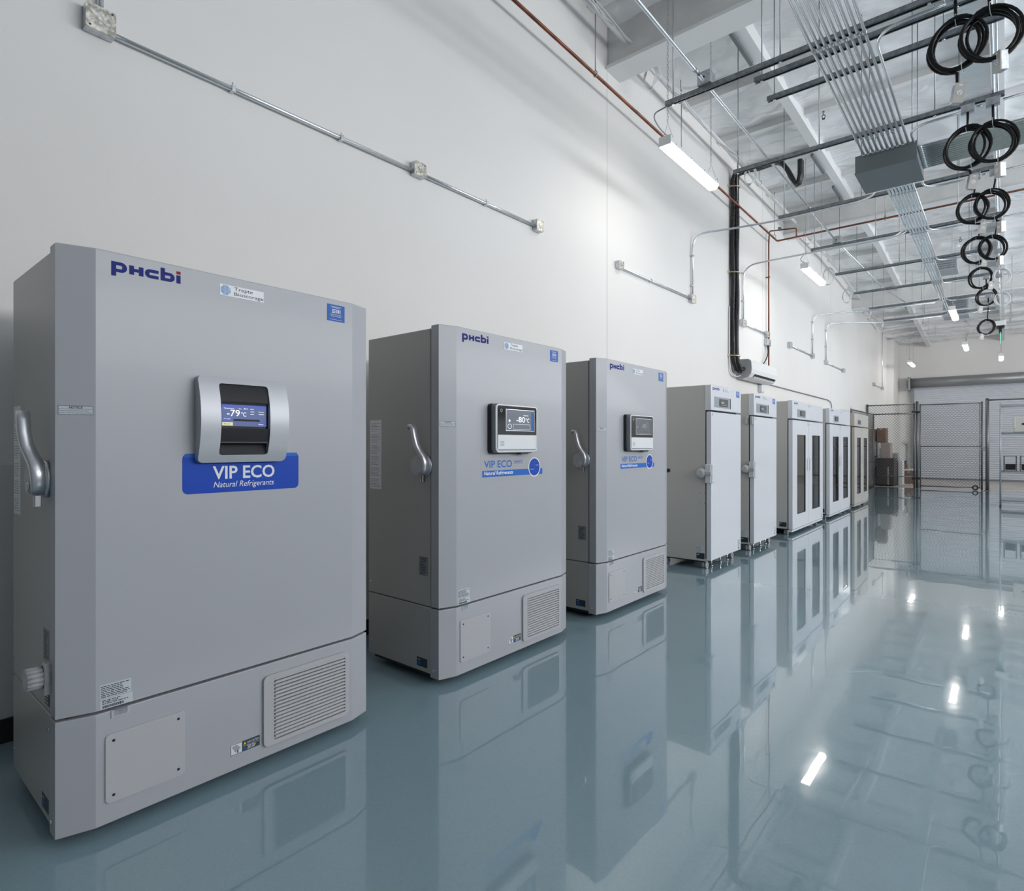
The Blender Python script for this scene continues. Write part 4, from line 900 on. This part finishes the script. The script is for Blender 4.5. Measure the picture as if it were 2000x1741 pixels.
for x in (2.26, 2.72):
    for y in (7.40, 7.88):
        b = MB().m('rod'); b.tube([(x, y, 4.47), (x, y, 6.05)], 0.0055, 6); b.build('threaded_rod', t, BO)
for i in range(12):
    y = 7.36 + 0.050*i; o = (2.78, y, 4.41)
    t2 = empty('side_conduit', o, '%s of the twelve conduits leaving the right side of the grey box' % (['nearest', 'second nearest', 'third nearest', 'fourth nearest', 'fifth nearest', 'sixth nearest', 'sixth farthest', 'fifth farthest', 'fourth farthest', 'third farthest', 'second farthest', 'farthest'][i]), 'conduit', 'conduits leaving the side of the grey box')
    b = MB().m('side_emt'); b.tube([(2.77, y, 4.41), (9.5, y, 4.41)], 0.0165, 10); b.build('pipe', t2, o)
    b = MB().m('steel'); b.cyl((2.775, y, 4.41), (2.81, y, 4.41), 0.0205, 12); b.build('connector', t2, o)
for k, y in enumerate(YS[:7]):
    t2 = empty('conduit_run', (3.4, y, 4.45), 'straight conduit continuing right from the end of the %s strut' % ORD[k], 'conduit', 'conduits beyond the strut ends')
    b = MB().m('emt'); b.tube([(3.26, y+0.02, 4.455), (3.30, y+0.02, 4.455)], 0.012, 8) ; b.tube([(3.45, y+0.02, 4.455), (8.5, y+0.02, 4.455)], 0.012, 8); b.build('pipe', t2, (3.4, y, 4.45))
    b = MB().m('steel'); b.cyl((4.2, y+0.02, 4.455), (4.26, y+0.02, 4.455), 0.018, 8); b.build('coupling', t2, (3.4, y, 4.45))
t2 = empty('conduit_run', (3.36, 5, 4.53), 'lengthwise conduit above the coiled cords toward the exit sign', 'conduit', 'conduits over the struts')
b = MB().m('emt'); b.tube([(3.38, 1, 4.55), (3.38, 19.1, 4.55), (3.38, 19.1, 4.42)], 0.013, 8); b.tube([(3.41, 4, 4.57), (3.41, 17.5, 4.57)], 0.008, 6); b.build('pipe', t2, (3.36, 5, 4.53))

# ------------------------------------------------------------------ coiled power drops
def drop(k, side, x, y, cx_, zc, rc, bx, zbox, mt, label):
    o = (x, y, 4.40); t = empty('power_drop', o, label, 'power cord', 'coiled power cords hanging from the struts')
    b = MB().m('steel'); b.box(x-0.052, x+0.052, y-0.06, y-0.005, 4.40, 4.47, 0.003); b.build('mounting_box', t, o)
    b = MB().m(mt); rnd = random.Random(k*10+side+3); r = 0.0105 if mt == 'cord' else 0.007; yy = y-0.03
    sg = 1 if side == 0 else -1
    tw = 0.28*sg
    p = [(x, yy, 4.40), (x, yy, (4.40+zc+rc)/2+0.02), (x+(cx_-x)*0.4, yy, zc+rc*1.02)]
    turns = 4; a0 = PI/2 - sg*0.25; N = 28
    for j in range(turns*N+N//2+2):
        a = a0 + sg*2*PI*j/N; q = j/N
        ww = rc*0.09*math.sin(2.4*q+side); ax_ = rc*(0.80+0.05*math.sin(q*1.9+k)); az_ = rc*(0.97-0.02*q)
        lx, lz = ax_*math.cos(a), az_*math.sin(a); f_ = tw + 0.10*math.sin(q*2.2+k)
        p.append((cx_+ww+lx*math.cos(f_)+lz*math.sin(f_), yy+0.018*(q-2)+lx*0.2+0.01*math.sin(3*q), zc-lx*math.sin(f_)+lz*math.cos(f_)))
    if zbox: p += [(cx_+(bx-cx_)*0.55, yy, zc-rc-0.02), (bx, yy, zbox+0.06)]
    b.tube(p, r, 7); b.build('coiled_cord', t, o)
    b = MB().m('wcable')
    for an in (PI*0.5, -PI*0.42):
        c = V((cx_+rc*0.8*math.cos(an), yy, zc+rc*0.95*math.sin(an))); b.tube([(c.x+0.006*math.cos(q_), c.y+0.048*math.cos(q_), c.z+0.04*math.sin(q_)) for q_ in [2*PI*j/12 for j in range(12)]], 0.002, 4, closed=True)
    b.build('cable_tie', t, o)
    if zbox:
        ang = 0.45 if side == 0 else -0.9
        b = MB().m('steel'); b.box(-0.032, 0.032, -0.026, 0.026, -0.062, 0.062, 0.004)
        ob = b.build('outlet_box', t, (0, 0, 0)); ob.location = V((bx, yy, zbox)) - V(o); ob.rotation_euler = (0.1, 0.14 if side == 0 else 0.10, ang)
        b = MB().m('machine'); b.box(-0.033, 0.033, -0.0295, -0.026, -0.064, 0.064); b.m('white'); b.cyl((0, -0.0295, 0.0), (0, -0.031, 0.0), 0.018, 18); b.m('ink')
        for q in (-0.006, 0.006): b.box(q-0.001, q+0.001, -0.0316, -0.031, 0.001, 0.009)
        b.cyl((0, -0.031, -0.008), (0, -0.0316, -0.008), 0.003, 8); b.m('whiteink'); b.box(-0.010, 0.012, -0.0302, -0.0295, 0.045, 0.055)
        f_ = b.build('outlet_face', t, (0, 0, 0)); f_.parent = ob
SD = ['left', 'right']
LC = [(3.205, 4.097, 0.177, 3.211, 3.753), (3.192, 4.081, 0.194, 3.229, 3.749), (3.174, 4.07, 0.166, 3.262, 3.824), (3.16, 4.045, 0.185, 3.238, 3.865), (3.161, 4.047, 0.174, 3.283, 3.90), (3.199, 4.077, 0.17, 3.11, 3.853), (3.165, 3.795, 0.16, 3.09, 3.601)]
RC = [(3.389, 4.086, 0.185, 3.442, 3.885), (3.382, 4.07, 0.189, 3.432, 3.805), (3.344, 4.073, 0.175, 3.433, 3.801), (3.336, 4.042, 0.175, 3.412, 3.85), (3.429, 4.031, 0.125, 0, 0), (3.43, 4.0, 0.13, 0, 0)]
for k in range(7):
    drop(k, 0, 3.20, YS[k], *LC[k], 'cord', ('left black coiled cord hanging from the %s strut' if k < 4 else 'black coiled cord hanging from the %s strut') % ORD[k])
    if k < 6: drop(k, 1, 3.38, YS[k], *RC[k], 'cord' if k < 4 else 'wcable', ('right black coiled cord hanging from the %s strut' if k < 4 else 'white coiled cable hanging from the %s strut') % ORD[k])

# ------------------------------------------------------------------ luminaires
def lamp(x, y0, L, label, zl=4.24, feed=None):
    o = (x, y0+L/2, zl); t = empty('linear_lamp', o, label, 'ceiling lamp', 'linear lamps hung on chains')
    b = MB().m('white'); b.prism([(x-0.06, zl+0.02), (x+0.06, zl+0.02), (x+0.052, zl+0.065), (x+0.03, zl+0.085), (x-0.03, zl+0.085), (x-0.052, zl+0.065)], y0, y0+L, 'y')
    b.box(x-0.063, x+0.063, y0-0.008, y0, zl-0.005, zl+0.088, 0.004); b.box(x-0.063, x+0.063, y0+L, y0+L+0.008, zl-0.005, zl+0.088, 0.004)
    for q in (0.12, 0.42, 0.7, 0.95): b.box(x+0.056, x+0.068, y0+L*q-0.02, y0+L*q+0.02, zl+0.01, zl+0.045, 0.002)
    b.build('housing', t, o)
    b = MB().m('lamp'); b.prism([(x-0.058, zl+0.02), (x-0.056, zl-0.01), (x-0.035, zl-0.032), (x+0.035, zl-0.032), (x+0.056, zl-0.01), (x+0.058, zl+0.02)], y0, y0+L, 'y'); b.build('diffuser', t, o)
    for yy in (y0+0.06, y0+L-0.06):
        b = MB().m('rod'); zt = cz(yy)-0.05; b.tube([(x-0.055, yy, zl+0.08), (x, yy, zl+0.24), (x+0.055, yy, zl+0.08)], 0.0022, 4)
        z = zl+0.24; k = 0
        while z < zt:
            a_ = k % 2; hw = 0.007
            P = [(x+(hw*sx if a_ else 0), yy+(0 if a_ else hw*sx), z+dz) for sx, dz in ((-1, 0.004), (0, 0), (1, 0.004), (1, 0.030), (0, 0.034), (-1, 0.030))]
            b.tube(P, 0.0018, 4, closed=True); z += 0.030; k += 1
        b.build('hanging_chain', t, o)
    if feed:
        b = MB().m('rod'); b.tube(fillet([(x+0.02, y0+0.04, zl+0.085)] + feed, 0.12), 0.007, 6); b.build('flexible_feed', t, o)
lamp(0.94, 5.32, 1.22, 'bright linear lamp nearest the camera beside the copper pipe', feed=[(0.92, 5.22, 4.38), (0.90, 5.13, 4.47), (1.06, 5.11, 4.48)])
lamp(0.94, 10.50, 1.22, 'second linear lamp along the left wall, past the black tubing', feed=[(0.88, 10.4, 4.36), (1.0, 10.4, 4.48)])
lamp(0.88, 24.95, 1.22, 'far left linear lamp hanging in front of the back wall', feed=[(0.80, 24.9, 4.55), (0.84, 24.9, 4.9), (1.05, 24.9, 5.3)])
lamp(2.59, 15.8, 1.22, 'linear lamp under the far end of the conduit bundle', feed=[(2.6, 15.75, 4.45)])
lamp(2.57, 21.5, 1.22, 'linear lamp hung before the roll-up shutter, under a long curled feed', feed=[(2.66, 21.4, 4.6), (2.72, 21.4, 4.75), (2.55, 21.4, 4.95)])
lamp(3.37, 25.0, 1.22, 'small distant lamp seen end-on beside the green exit sign')
k = 0
for x in (6.4, 9.6):  # unseen lamp rows, added to light the room from the right
    for y in (2.6, 7.8, 13.0, 18.2, 23.4):
        lamp(x, y, 1.22, 'linear lamp in the right-hand bay outside the picture'); k += 1

# exit sign seen edge-on
EO = (3.38, 19.1, 4.15)
t = empty('exit_sign', EO, 'edge-lit exit sign with green acrylic panel seen edge-on, on a pipe', 'sign')
b = MB().m('white'); b.box(3.27, 3.49, 18.95, 19.25, 4.30, 4.42, 0.01); b.build('housing', t, EO)
b = MB().m('black'); b.box(3.30, 3.46, 18.97, 19.23, 4.255, 4.30, 0.005); b.box(3.35, 3.41, 18.99, 19.21, 4.13, 4.255, 0.005); b.build('canopy', t, EO)
b = MB().m('green'); b.box(3.376, 3.386, 18.92, 19.28, 3.88, 4.13); b.build('acrylic_panel', t, EO)

# hanging heater / vent boxes far away
t = empty('unit_heater', (2.4, 20.3, 4.86), 'grey ventilation unit hung beyond the last struts', 'ventilation unit')
b = MB().m('bin'); b.box(2.15, 2.72, 20.15, 20.7, 4.86, 5.38, 0.01); b.build('casing', t, (2.4, 20.3, 4.86))
b = MB().m('strut')
for k in range(8): b.box(2.2, 2.67, 20.13, 20.15, 4.92+0.055*k, 4.95+0.055*k)
b.build('louver_grille', t, (2.4, 20.3, 4.86))
for x in (2.2, 2.67):
    b = MB().m('rod'); b.tube([(x, 20.4, 5.37), (x, 20.4, cz(20.4))], 0.006, 5); b.build('threaded_rod', t, (2.4, 20.3, 4.86))
t = empty('ceiling_vent', (2.45, 16.5, 5.3), 'square grey vent box hung above the fifth and sixth struts', 'vent')
b = MB().m('bin'); b.box(2.25, 2.66, 16.3, 16.9, 5.25, 5.55, 0.01); b.build('casing', t, (2.45, 16.5, 5.3))
b = MB().m('strut')
for k in range(5): b.box(2.28, 2.63, 16.29, 16.3, 5.28+0.05*k, 5.30+0.05*k)
b.build('louver_grille', t, (2.45, 16.5, 5.3))
# distant lateral pipes
for i, (y, z, r) in enumerate(((18.6, 4.75, 0.022), (21.2, 4.9, 0.012), (23.0, 5.0, 0.02), (25.4, 5.15, 0.012))):
    t = empty('conduit_run', (4, y, z), ['lateral pipe hung past the last strut', 'thin lateral conduit hung halfway between the last strut and back wall', 'lateral pipe hung above the chain-link fence', 'thin lateral conduit hung closest to the back wall'][i], 'pipe', 'distant lateral pipes')
    b = MB().m('emt'); b.tube([(0.6 if i else 1.2, y, z), (9, y, z)], r, 8); b.build('pipe', t, (4, y, z))
    for x in (1.6, 3.6, 5.6):
        b = MB().m('rod'); b.tube([(x, y, z), (x, y, cz(y))], 0.005, 5); b.build('threaded_rod', t, (4, y, z))
# sprinkler heads under purlins
for i, (x, y) in enumerate(((1.95, 5.2), (1.5, 9.2), (1.9, 12.9), (2.7, 16.6), (3.2, 11.7))):
    z = cz(y)-0.07; t = empty('fire_sprinkler', (x, y, z-0.1), 'small dark sprinkler head under the roof, %s from the camera' % ['first', 'second', 'third', 'fourth', 'fifth'][[0, 1, 3, 4, 2][i]], 'sprinkler', 'sprinkler heads')
    b = MB().m('rod'); b.cyl((x, y, z-0.05), (x, y, z), 0.014, 8); b.m('cord'); b.tube([(x+0.02*math.cos(a), y, z-0.075+0.028*math.sin(a)) for a in [2*PI*k/10 for k in range(10)]], 0.005, 5, closed=True); b.cyl((x, y, z-0.11), (x, y, z-0.105), 0.02, 10); b.build('head', t, (x, y, z-0.1))

# ------------------------------------------------------------------ chain-link cage
def mesh_rect(b, P, U, Wv, w, h, pitch=0.085, r=0.0036):
    P, U, Wv = V(P), V(U), V(Wv); n = int((w+h)/pitch)+1
    for k in range(n+1):
        c = k*pitch
        a0, b0 = (c, 0) if c <= w else (w, c-w); a1, b1 = (0, c) if c <= h else (c-h, h)
        if abs(a0-a1) > 0.01: b.tube([P+U*a0+Wv*b0, P+U*a1+Wv*b1], r, 4)
        a0, b0 = (w-c, 0) if c <= w else (0, c-w); a1, b1 = (w, c) if c <= h else (w-c+h, h)
        if abs(a0-a1) > 0.01: b.tube([P+U*a0+Wv*b0, P+U*a1+Wv*b1], r, 4)
def fence(name, P, U, w, z0, z1, label, rails, posts, rp=0.022, rl=0.018, extra=None, group='chain-link fence panels'):
    P, U = V(P), V(U); t = empty(name, P, label, 'gate' if 'gate' in name else 'fence', group)
    b = MB().m('wire'); mesh_rect(b, P+V((0, 0, z0)), U, (0, 0, 1), w, z1-z0); b.build('chain_link_mesh', t, P)
    for z, a0, a1 in rails: b = MB().m('fence'); b.tube([P+U*a0+V((0, 0, z)), P+U*a1+V((0, 0, z))], rl, 8); b.build('rail', t, P)
    for a, zt, rad in posts:
        b = MB().m('fence'); b.tube([P+U*a, P+U*a+V((0, 0, zt))], rad, 12); b.cyl(P+U*a+V((0, 0, zt-0.01)), P+U*a+V((0, 0, zt+0.02)), rad*1.15, 12, r2=rad*0.6); b.build('post', t, P)
    return t
fence('chain_link_fence', (0.05, 22.0, 0), (1, 0, 0), 1.26, 0.05, 2.60, 'tall chain-link fence panel from the wall to the gate post', [(2.60, 0, 1.28), (0.34, 0.2, 1.28)], [(0.0, 2.63, 0.03), (1.26, 2.62, 0.022)])
fence('chain_link_fence', (0.24, 18.3, 0), (0, 1, 0), 3.62, 0.05, 2.31, 'low chain-link panel running along the wall behind the beige refrigerator', [(2.31, 0, 3.62), (0.80, 0, 3.62), (0.05, 0, 3.62)], [(0.0, 2.31, 0.018), (3.62, 2.31, 0.018)])
t = empty('pipe_fence', (0.24, 21.93, 0), 'lower pipe rail frame standing against the tall fence panel', 'fence', 'chain-link fence panels')
b = MB().m('fence'); b.tube([(0.24, 21.93, 2.31), (1.33, 21.93, 2.31)], 0.02, 8); b.build('rail', t, (0.24, 21.93, 0))
g = fence('chain_link_gate', (1.46, 22.05, 0), (1, 0, 0), 1.49, 0.07, 2.57, 'chain-link gate with mid rail and a wheel, before the shutter', [(2.57, 0, 1.49), (1.29, 0, 1.49), (0.07, 0, 1.49)], [(0.0, 2.59, 0.02), (1.49, 2.59, 0.024)], group='chain-link gates')
b = MB().m('fence'); b.tube([(2.90, 22.05, 0.07), (2.90, 22.05, 2.57)], 0.01, 6); b.m('steel')
for z in (0.4, 0.8, 1.2, 1.6, 2.0, 2.4): b.box(2.885, 2.955, 22.03, 22.07, z-0.01, z+0.01)
b.build('tension_bar', g, (1.46, 22.05, 0))
b = MB().m('black'); b.cyl((2.80, 21.96, 0.075), (2.80, 22.0, 0.075), 0.075, 22); b.m('steel'); b.cyl((2.80, 21.95, 0.075), (2.80, 22.01, 0.075), 0.04, 14); b.box(2.78, 2.82, 21.99, 22.07, 0.06, 0.10); b.build('wheel', g, (1.46, 22.05, 0))
b = MB().m('steel'); b.box(2.95, 3.04, 22.02, 22.06, 1.24, 1.29, 0.003); b.cyl((3.0, 22.04, 1.16), (3.0, 22.04, 1.25), 0.012, 8); b.build('latch', g, (1.46, 22.05, 0))
for i, (x, z, r) in enumerate(((1.385, 2.66, 0.042), (3.075, 2.67, 0.045))):
    t = empty('gate_post', (x, 22.02, 0), ['dark gate post on the hinge side between fence and gate', 'dark gate post on the latch side, left of the wire shelving'][i], 'post', 'gate posts')
    b = MB().m('fence'); b.tube([(x, 22.02, 0), (x, 22.02, z)], r, 14); b.build('pipe', t, (x, 22.02, 0))
    b = MB().m('fence'); b.cyl((x, 22.02, z), (x, 22.02, z+0.03), r*1.15, 14, r2=r*0.5); b.build('cap', t, (x, 22.02, 0))
    b = MB().m('fence'); b.cyl((x, 22.02, 0), (x, 22.02, 0.012), r*1.7, 14); b.build('base_collar', t, (x, 22.02, 0))
    if i == 0:
        for z in (0.30, 2.35):
            b = MB().m('black'); b.box(x-0.07, x+0.09, 21.97, 22.08, z-0.03, z+0.03, 0.01); b.cyl((x-0.10, 22.0, z-0.04), (x-0.10, 22.0, z+0.04), 0.035, 12); b.build('hinge', t, (x, 22.02, 0))
t = empty('fence_rail', (3.1, 22.02, 2.64), 'horizontal pipe rail running right from the latch-side gate post', 'rail')
b = MB().m('fence'); b.tube([(3.12, 22.02, 2.64), (6.2, 22.02, 2.64)], 0.02, 8); b.build('pipe', t, (3.1, 22.02, 2.64))
t = empty('gate_post', (6.2, 22.02, 0), 'dark fence post outside the picture to the right', 'post', 'gate posts')
b = MB().m('fence'); b.tube([(6.2, 22.02, 0), (6.2, 22.02, 2.67)], 0.045, 14); b.build('pipe', t, (6.2, 22.02, 0))

# ------------------------------------------------------------------ wire shelving at right
SX0, SX1, SY0, SY1 = 3.39, 4.60, 16.46, 16.95
SO = ((SX0+SX1)/2, (SY0+SY1)/2, 0)
t = empty('wire_shelving', SO, 'chrome wire shelving rack at the right edge', 'shelf')
for x in (SX0, SX1):
    for y in (SY0, SY1):
        b = MB().m('rod'); b.tube([(x, y, 0.03), (x, y, 2.24)], 0.015, 10)
        for k in range(28): b.cyl((x, y, 0.1+0.078*k), (x, y, 0.103+0.078*k), 0.0155, 10)
        b.m('black'); b.cyl((x, y, 0), (x, y, 0.04), 0.018, 10); b.build('post', t, SO)
for z in (2.19, 1.60, 0.77, 0.13):
    b = MB().m('rod')
    for y in (SY0, SY1):
        b.tube([(SX0, y, z), (SX1, y, z)], 0.005, 6); b.tube([(SX0, y, z-0.028), (SX1, y, z-0.028)], 0.004, 6)
        n = 24; b.tube([(SX0+(SX1-SX0)*k/n, y, z-(0.028 if k % 2 else 0)) for k in range(n+1)], 0.003, 4)
    for x in (SX0, SX1): b.tube([(x, SY0, z), (x, SY1, z)], 0.005, 6); b.tube([(x, SY0, z-0.028), (x, SY1, z-0.028)], 0.004, 6)
    for k in range(40): xx = SX0 + (SX1-SX0)*(k+0.5)/40; b.tube([(xx, SY0, z+0.005), (xx, SY1, z+0.005)], 0.0026, 4)
    b.build('wire_shelf', t, SO)
b = MB().m('concrete'); b.box(SX0+0.02, SX1-0.02, SY0+0.01, SY1-0.01, 0.137, 0.147); b.build('shelf_board', t, SO)
b = MB().m('bin'); b.box(SX0+0.04, SX1-0.04, SY0-0.004+0.01, SY1-0.02, 0.148, 0.22, 0.004); tag(b.build('flat_carton'), 'flat grey carton on the bottom shelf of the wire rack', 'box')
MO = (3.82, 16.7, 1.61)
t = empty('bench_instrument', MO, 'beige bench instrument on the upper shelf of the wire rack', 'instrument')
b = MB().m('machine'); b.box(3.61, 4.12, 16.52, 16.90, 1.612, 1.93, 0.012); b.box(3.60, 3.64, 16.50, 16.88, 1.70, 1.92, 0.008); b.build('casing', t, MO)
b = MB().m('ink'); b.box(3.74, 4.06, 16.512, 16.521, 1.76, 1.80); b.m('plate'); b.box(3.80, 3.98, 16.512, 16.521, 1.67, 1.73); b.build('front_panel', t, MO)
for i in range(4):
    x = 3.44 + 0.27*i; FO = (x+0.11, 16.7, 0.78)
    t = empty('steel_rack', FO, ['leftmost', 'second from left', 'third from left', 'rightmost'][i] + ' steel rack with black tray on the middle shelf', 'rack', 'steel racks on the wire shelf')
    b = MB().m('chrome')
    for xx in (x, x+0.20): b.box(xx, xx+0.028, 16.50, 16.53, 0.777, 1.10, 0.003); b.box(xx, xx+0.028, 16.86, 16.89, 0.777, 1.10, 0.003)
    b.box(x, x+0.228, 16.50, 16.53, 1.085, 1.10); b.box(x, x+0.228, 16.50, 16.89, 0.777, 0.79)
    b.build('frame', t, FO)
    b = MB().m('ink')
    for xx in (x+0.014, x+0.214):
        for k in range(6): b.cyl((xx, 16.4985, 0.82+0.05*k), (xx, 16.4995, 0.82+0.05*k), 0.006, 8)
    b.build('holes', t, FO)
    b = MB().m('gloss_black'); b.box(x+0.03, x+0.198, 16.52, 16.86, 0.80, 0.93, 0.01); b.build('tray', t, FO)

# ------------------------------------------------------------------ storage behind the fence
def carton(x0, x1, y0, y1, z0, z1, label, m='card', name='cardboard_box', cat='box', tape=True):
    o = ((x0+x1)/2, (y0+y1)/2, z0); t = empty(name, o, label, cat, 'stored boxes behind the fence')
    b = MB().m(m); b.box(x0, x1, y0, y1, z0, z1, 0.006); b.build('carton', t, o)
    if tape:
        b = MB().m('tan'); xm = (x0+x1)/2; b.box(xm-0.025, xm+0.025, y0-0.002, y1+0.002, z1-0.06, z1+0.002); b.build('tape', t, o)
    return t
t = empty('storage_cabinet', (0.5, 22.7, 0), 'big dark brown storage crate on the floor behind the fence', 'crate')
b = MB().m('crate'); b.box(0.27, 0.74, 22.35, 23.0, 0.05, 0.90, 0.008); b.build('body', t, (0.5, 22.7, 0))
b = MB().m('bin'); b.box(0.56, 0.60, 22.34, 22.352, 0.05, 0.62); b.build('strap', t, (0.5, 22.7, 0))
b = MB().m('black'); b.box(0.30, 0.71, 22.4, 22.95, 0, 0.05); b.build('plinth', t, (0.5, 22.7, 0))
carton(0.36, 0.62, 22.45, 22.95, 0.902, 1.40, 'tall pale carton standing on the dark crate', 'card2')
carton(0.27, 0.352, 22.5, 22.9, 0.902, 1.22, 'narrow white carton beside the pale one on the dark crate', 'paperwhite', tape=False)
carton(0.25, 0.50, 22.45, 22.95, 1.402, 1.88, 'dark brown carton topmost on the pale carton stack', 'card')
carton(0.765, 0.88, 23.1, 23.6, 0.0, 0.83, 'narrow white panel box right of the dark crate', 'paperwhite', tape=False)
carton(0.50, 0.76, 23.15, 23.6, 0.0, 0.92, 'tall grey carton behind the dark crate', 'bin')
carton(0.52, 0.74, 23.2, 23.55, 0.921, 1.06, 'open grey bin on top of the tall grey carton', 'bin', name='storage_bin', cat='bin', tape=False)
t = empty('low_table', (1.0, 24.5, 0), 'low white table over a brown carton near the back wall', 'table')
b = MB().m('white'); b.box(0.62, 1.20, 24.25, 24.8, 0.46, 0.50, 0.004); b.build('tabletop', t, (1.0, 24.5, 0))
for x in (0.64, 1.18):
    for y in (24.28, 24.77): b = MB().m('white'); b.box(x-0.015, x+0.015, y-0.015, y+0.015, 0, 0.46); b.build('leg', t, (1.0, 24.5, 0))
carton(0.76, 1.08, 24.3, 24.7, 0.0, 0.42, 'brown carton under the low white table', 'card')
carton(0.70, 0.88, 24.4, 24.65, 0.502, 0.66, 'small brown carton on the low white table', 'card', tape=False)
carton(0.72, 0.84, 24.45, 24.62, 0.662, 0.79, 'small navy box topmost on the low white table', 'darklabel', tape=False)
t = empty('equipment_rack', (0.13, 23.2, 0), 'tall rack of machines against the wall behind the fence', 'rack')
b = MB().m('fence')
for x in (0.03, 0.22):
    for y in (22.2, 24.2): b.box(x-0.012, x+0.012, y-0.012, y+0.012, 0, 1.7)
for z in (0.05, 0.55, 0.95, 1.45): b.box(0.02, 0.23, 22.19, 24.21, z, z+0.02)
b.build('frame', t, (0.13, 23.2, 0))
for i, (z0, z1, m_, nm, lb) in enumerate(((0.07, 0.53, 'black', 'black_case', 'black case on the lowest level of the wall rack'), (0.57, 0.93, 'greyrecess', 'grey_case', 'grey case on the second level of the wall rack'),
        (0.97, 1.42, 'machine', 'lab_instrument', 'pale instrument with red button on the wall rack'), (1.47, 1.85, 'card', 'cardboard_box', 'brown carton topmost on the wall rack'))):
    o = (0.12, 22.8, z0); t = empty(nm, o, lb, 'box' if i != 2 else 'instrument')
    b = MB().m(m_); b.box(0.04, 0.21, 22.3, 23.9, z0+0.001, z1, 0.01); b.build('casing', t, o)
    if i == 2: b = MB().m('red'); b.cyl((0.10, 22.30, 1.25), (0.10, 22.285, 1.25), 0.03, 12); b.build('button', t, o)
    else: b = MB().m('strut'); b.box(0.10, 0.15, 22.292, 22.301, z1-0.05, z1-0.03); b.build('clasp' if i < 3 else 'label', t, o)

# ------------------------------------------------------------------ light
wd = bpy.data.worlds.new('world'); bpy.context.scene.world = wd; wd.use_nodes = True
wd.node_tree.nodes['Background'].inputs[0].default_value = (0.75, 0.85, 1.0, 1); wd.node_tree.nodes['Background'].inputs[1].default_value = 0.6
def area(name, loc, rot, sx, sy, p, col):
    l = bpy.data.lights.new(name, 'AREA'); l.shape = 'RECTANGLE'; l.size = sx; l.size_y = sy; l.energy = p; l.color = col
    o = bpy.data.objects.new(name, l); C.objects.link(o); o.location = loc; o.rotation_euler = rot; o['kind'] = 'helper'; return o
area('window_daylight', (7.75, YF-0.02, 1.75), (PI/2, 0, 0), 6.3, 2.8, 8, (0.86, 0.93, 1.0))  # weak fill added at the unseen front window
area('window_daylight_side', (XR-0.8, 11.8, 3.6), (PI/2+0.75, 0, PI/2), 22, 2.4, 1250, (0.955, 0.965, 1.0))  # added fill inside the room, tilted up to brighten ceiling and wall
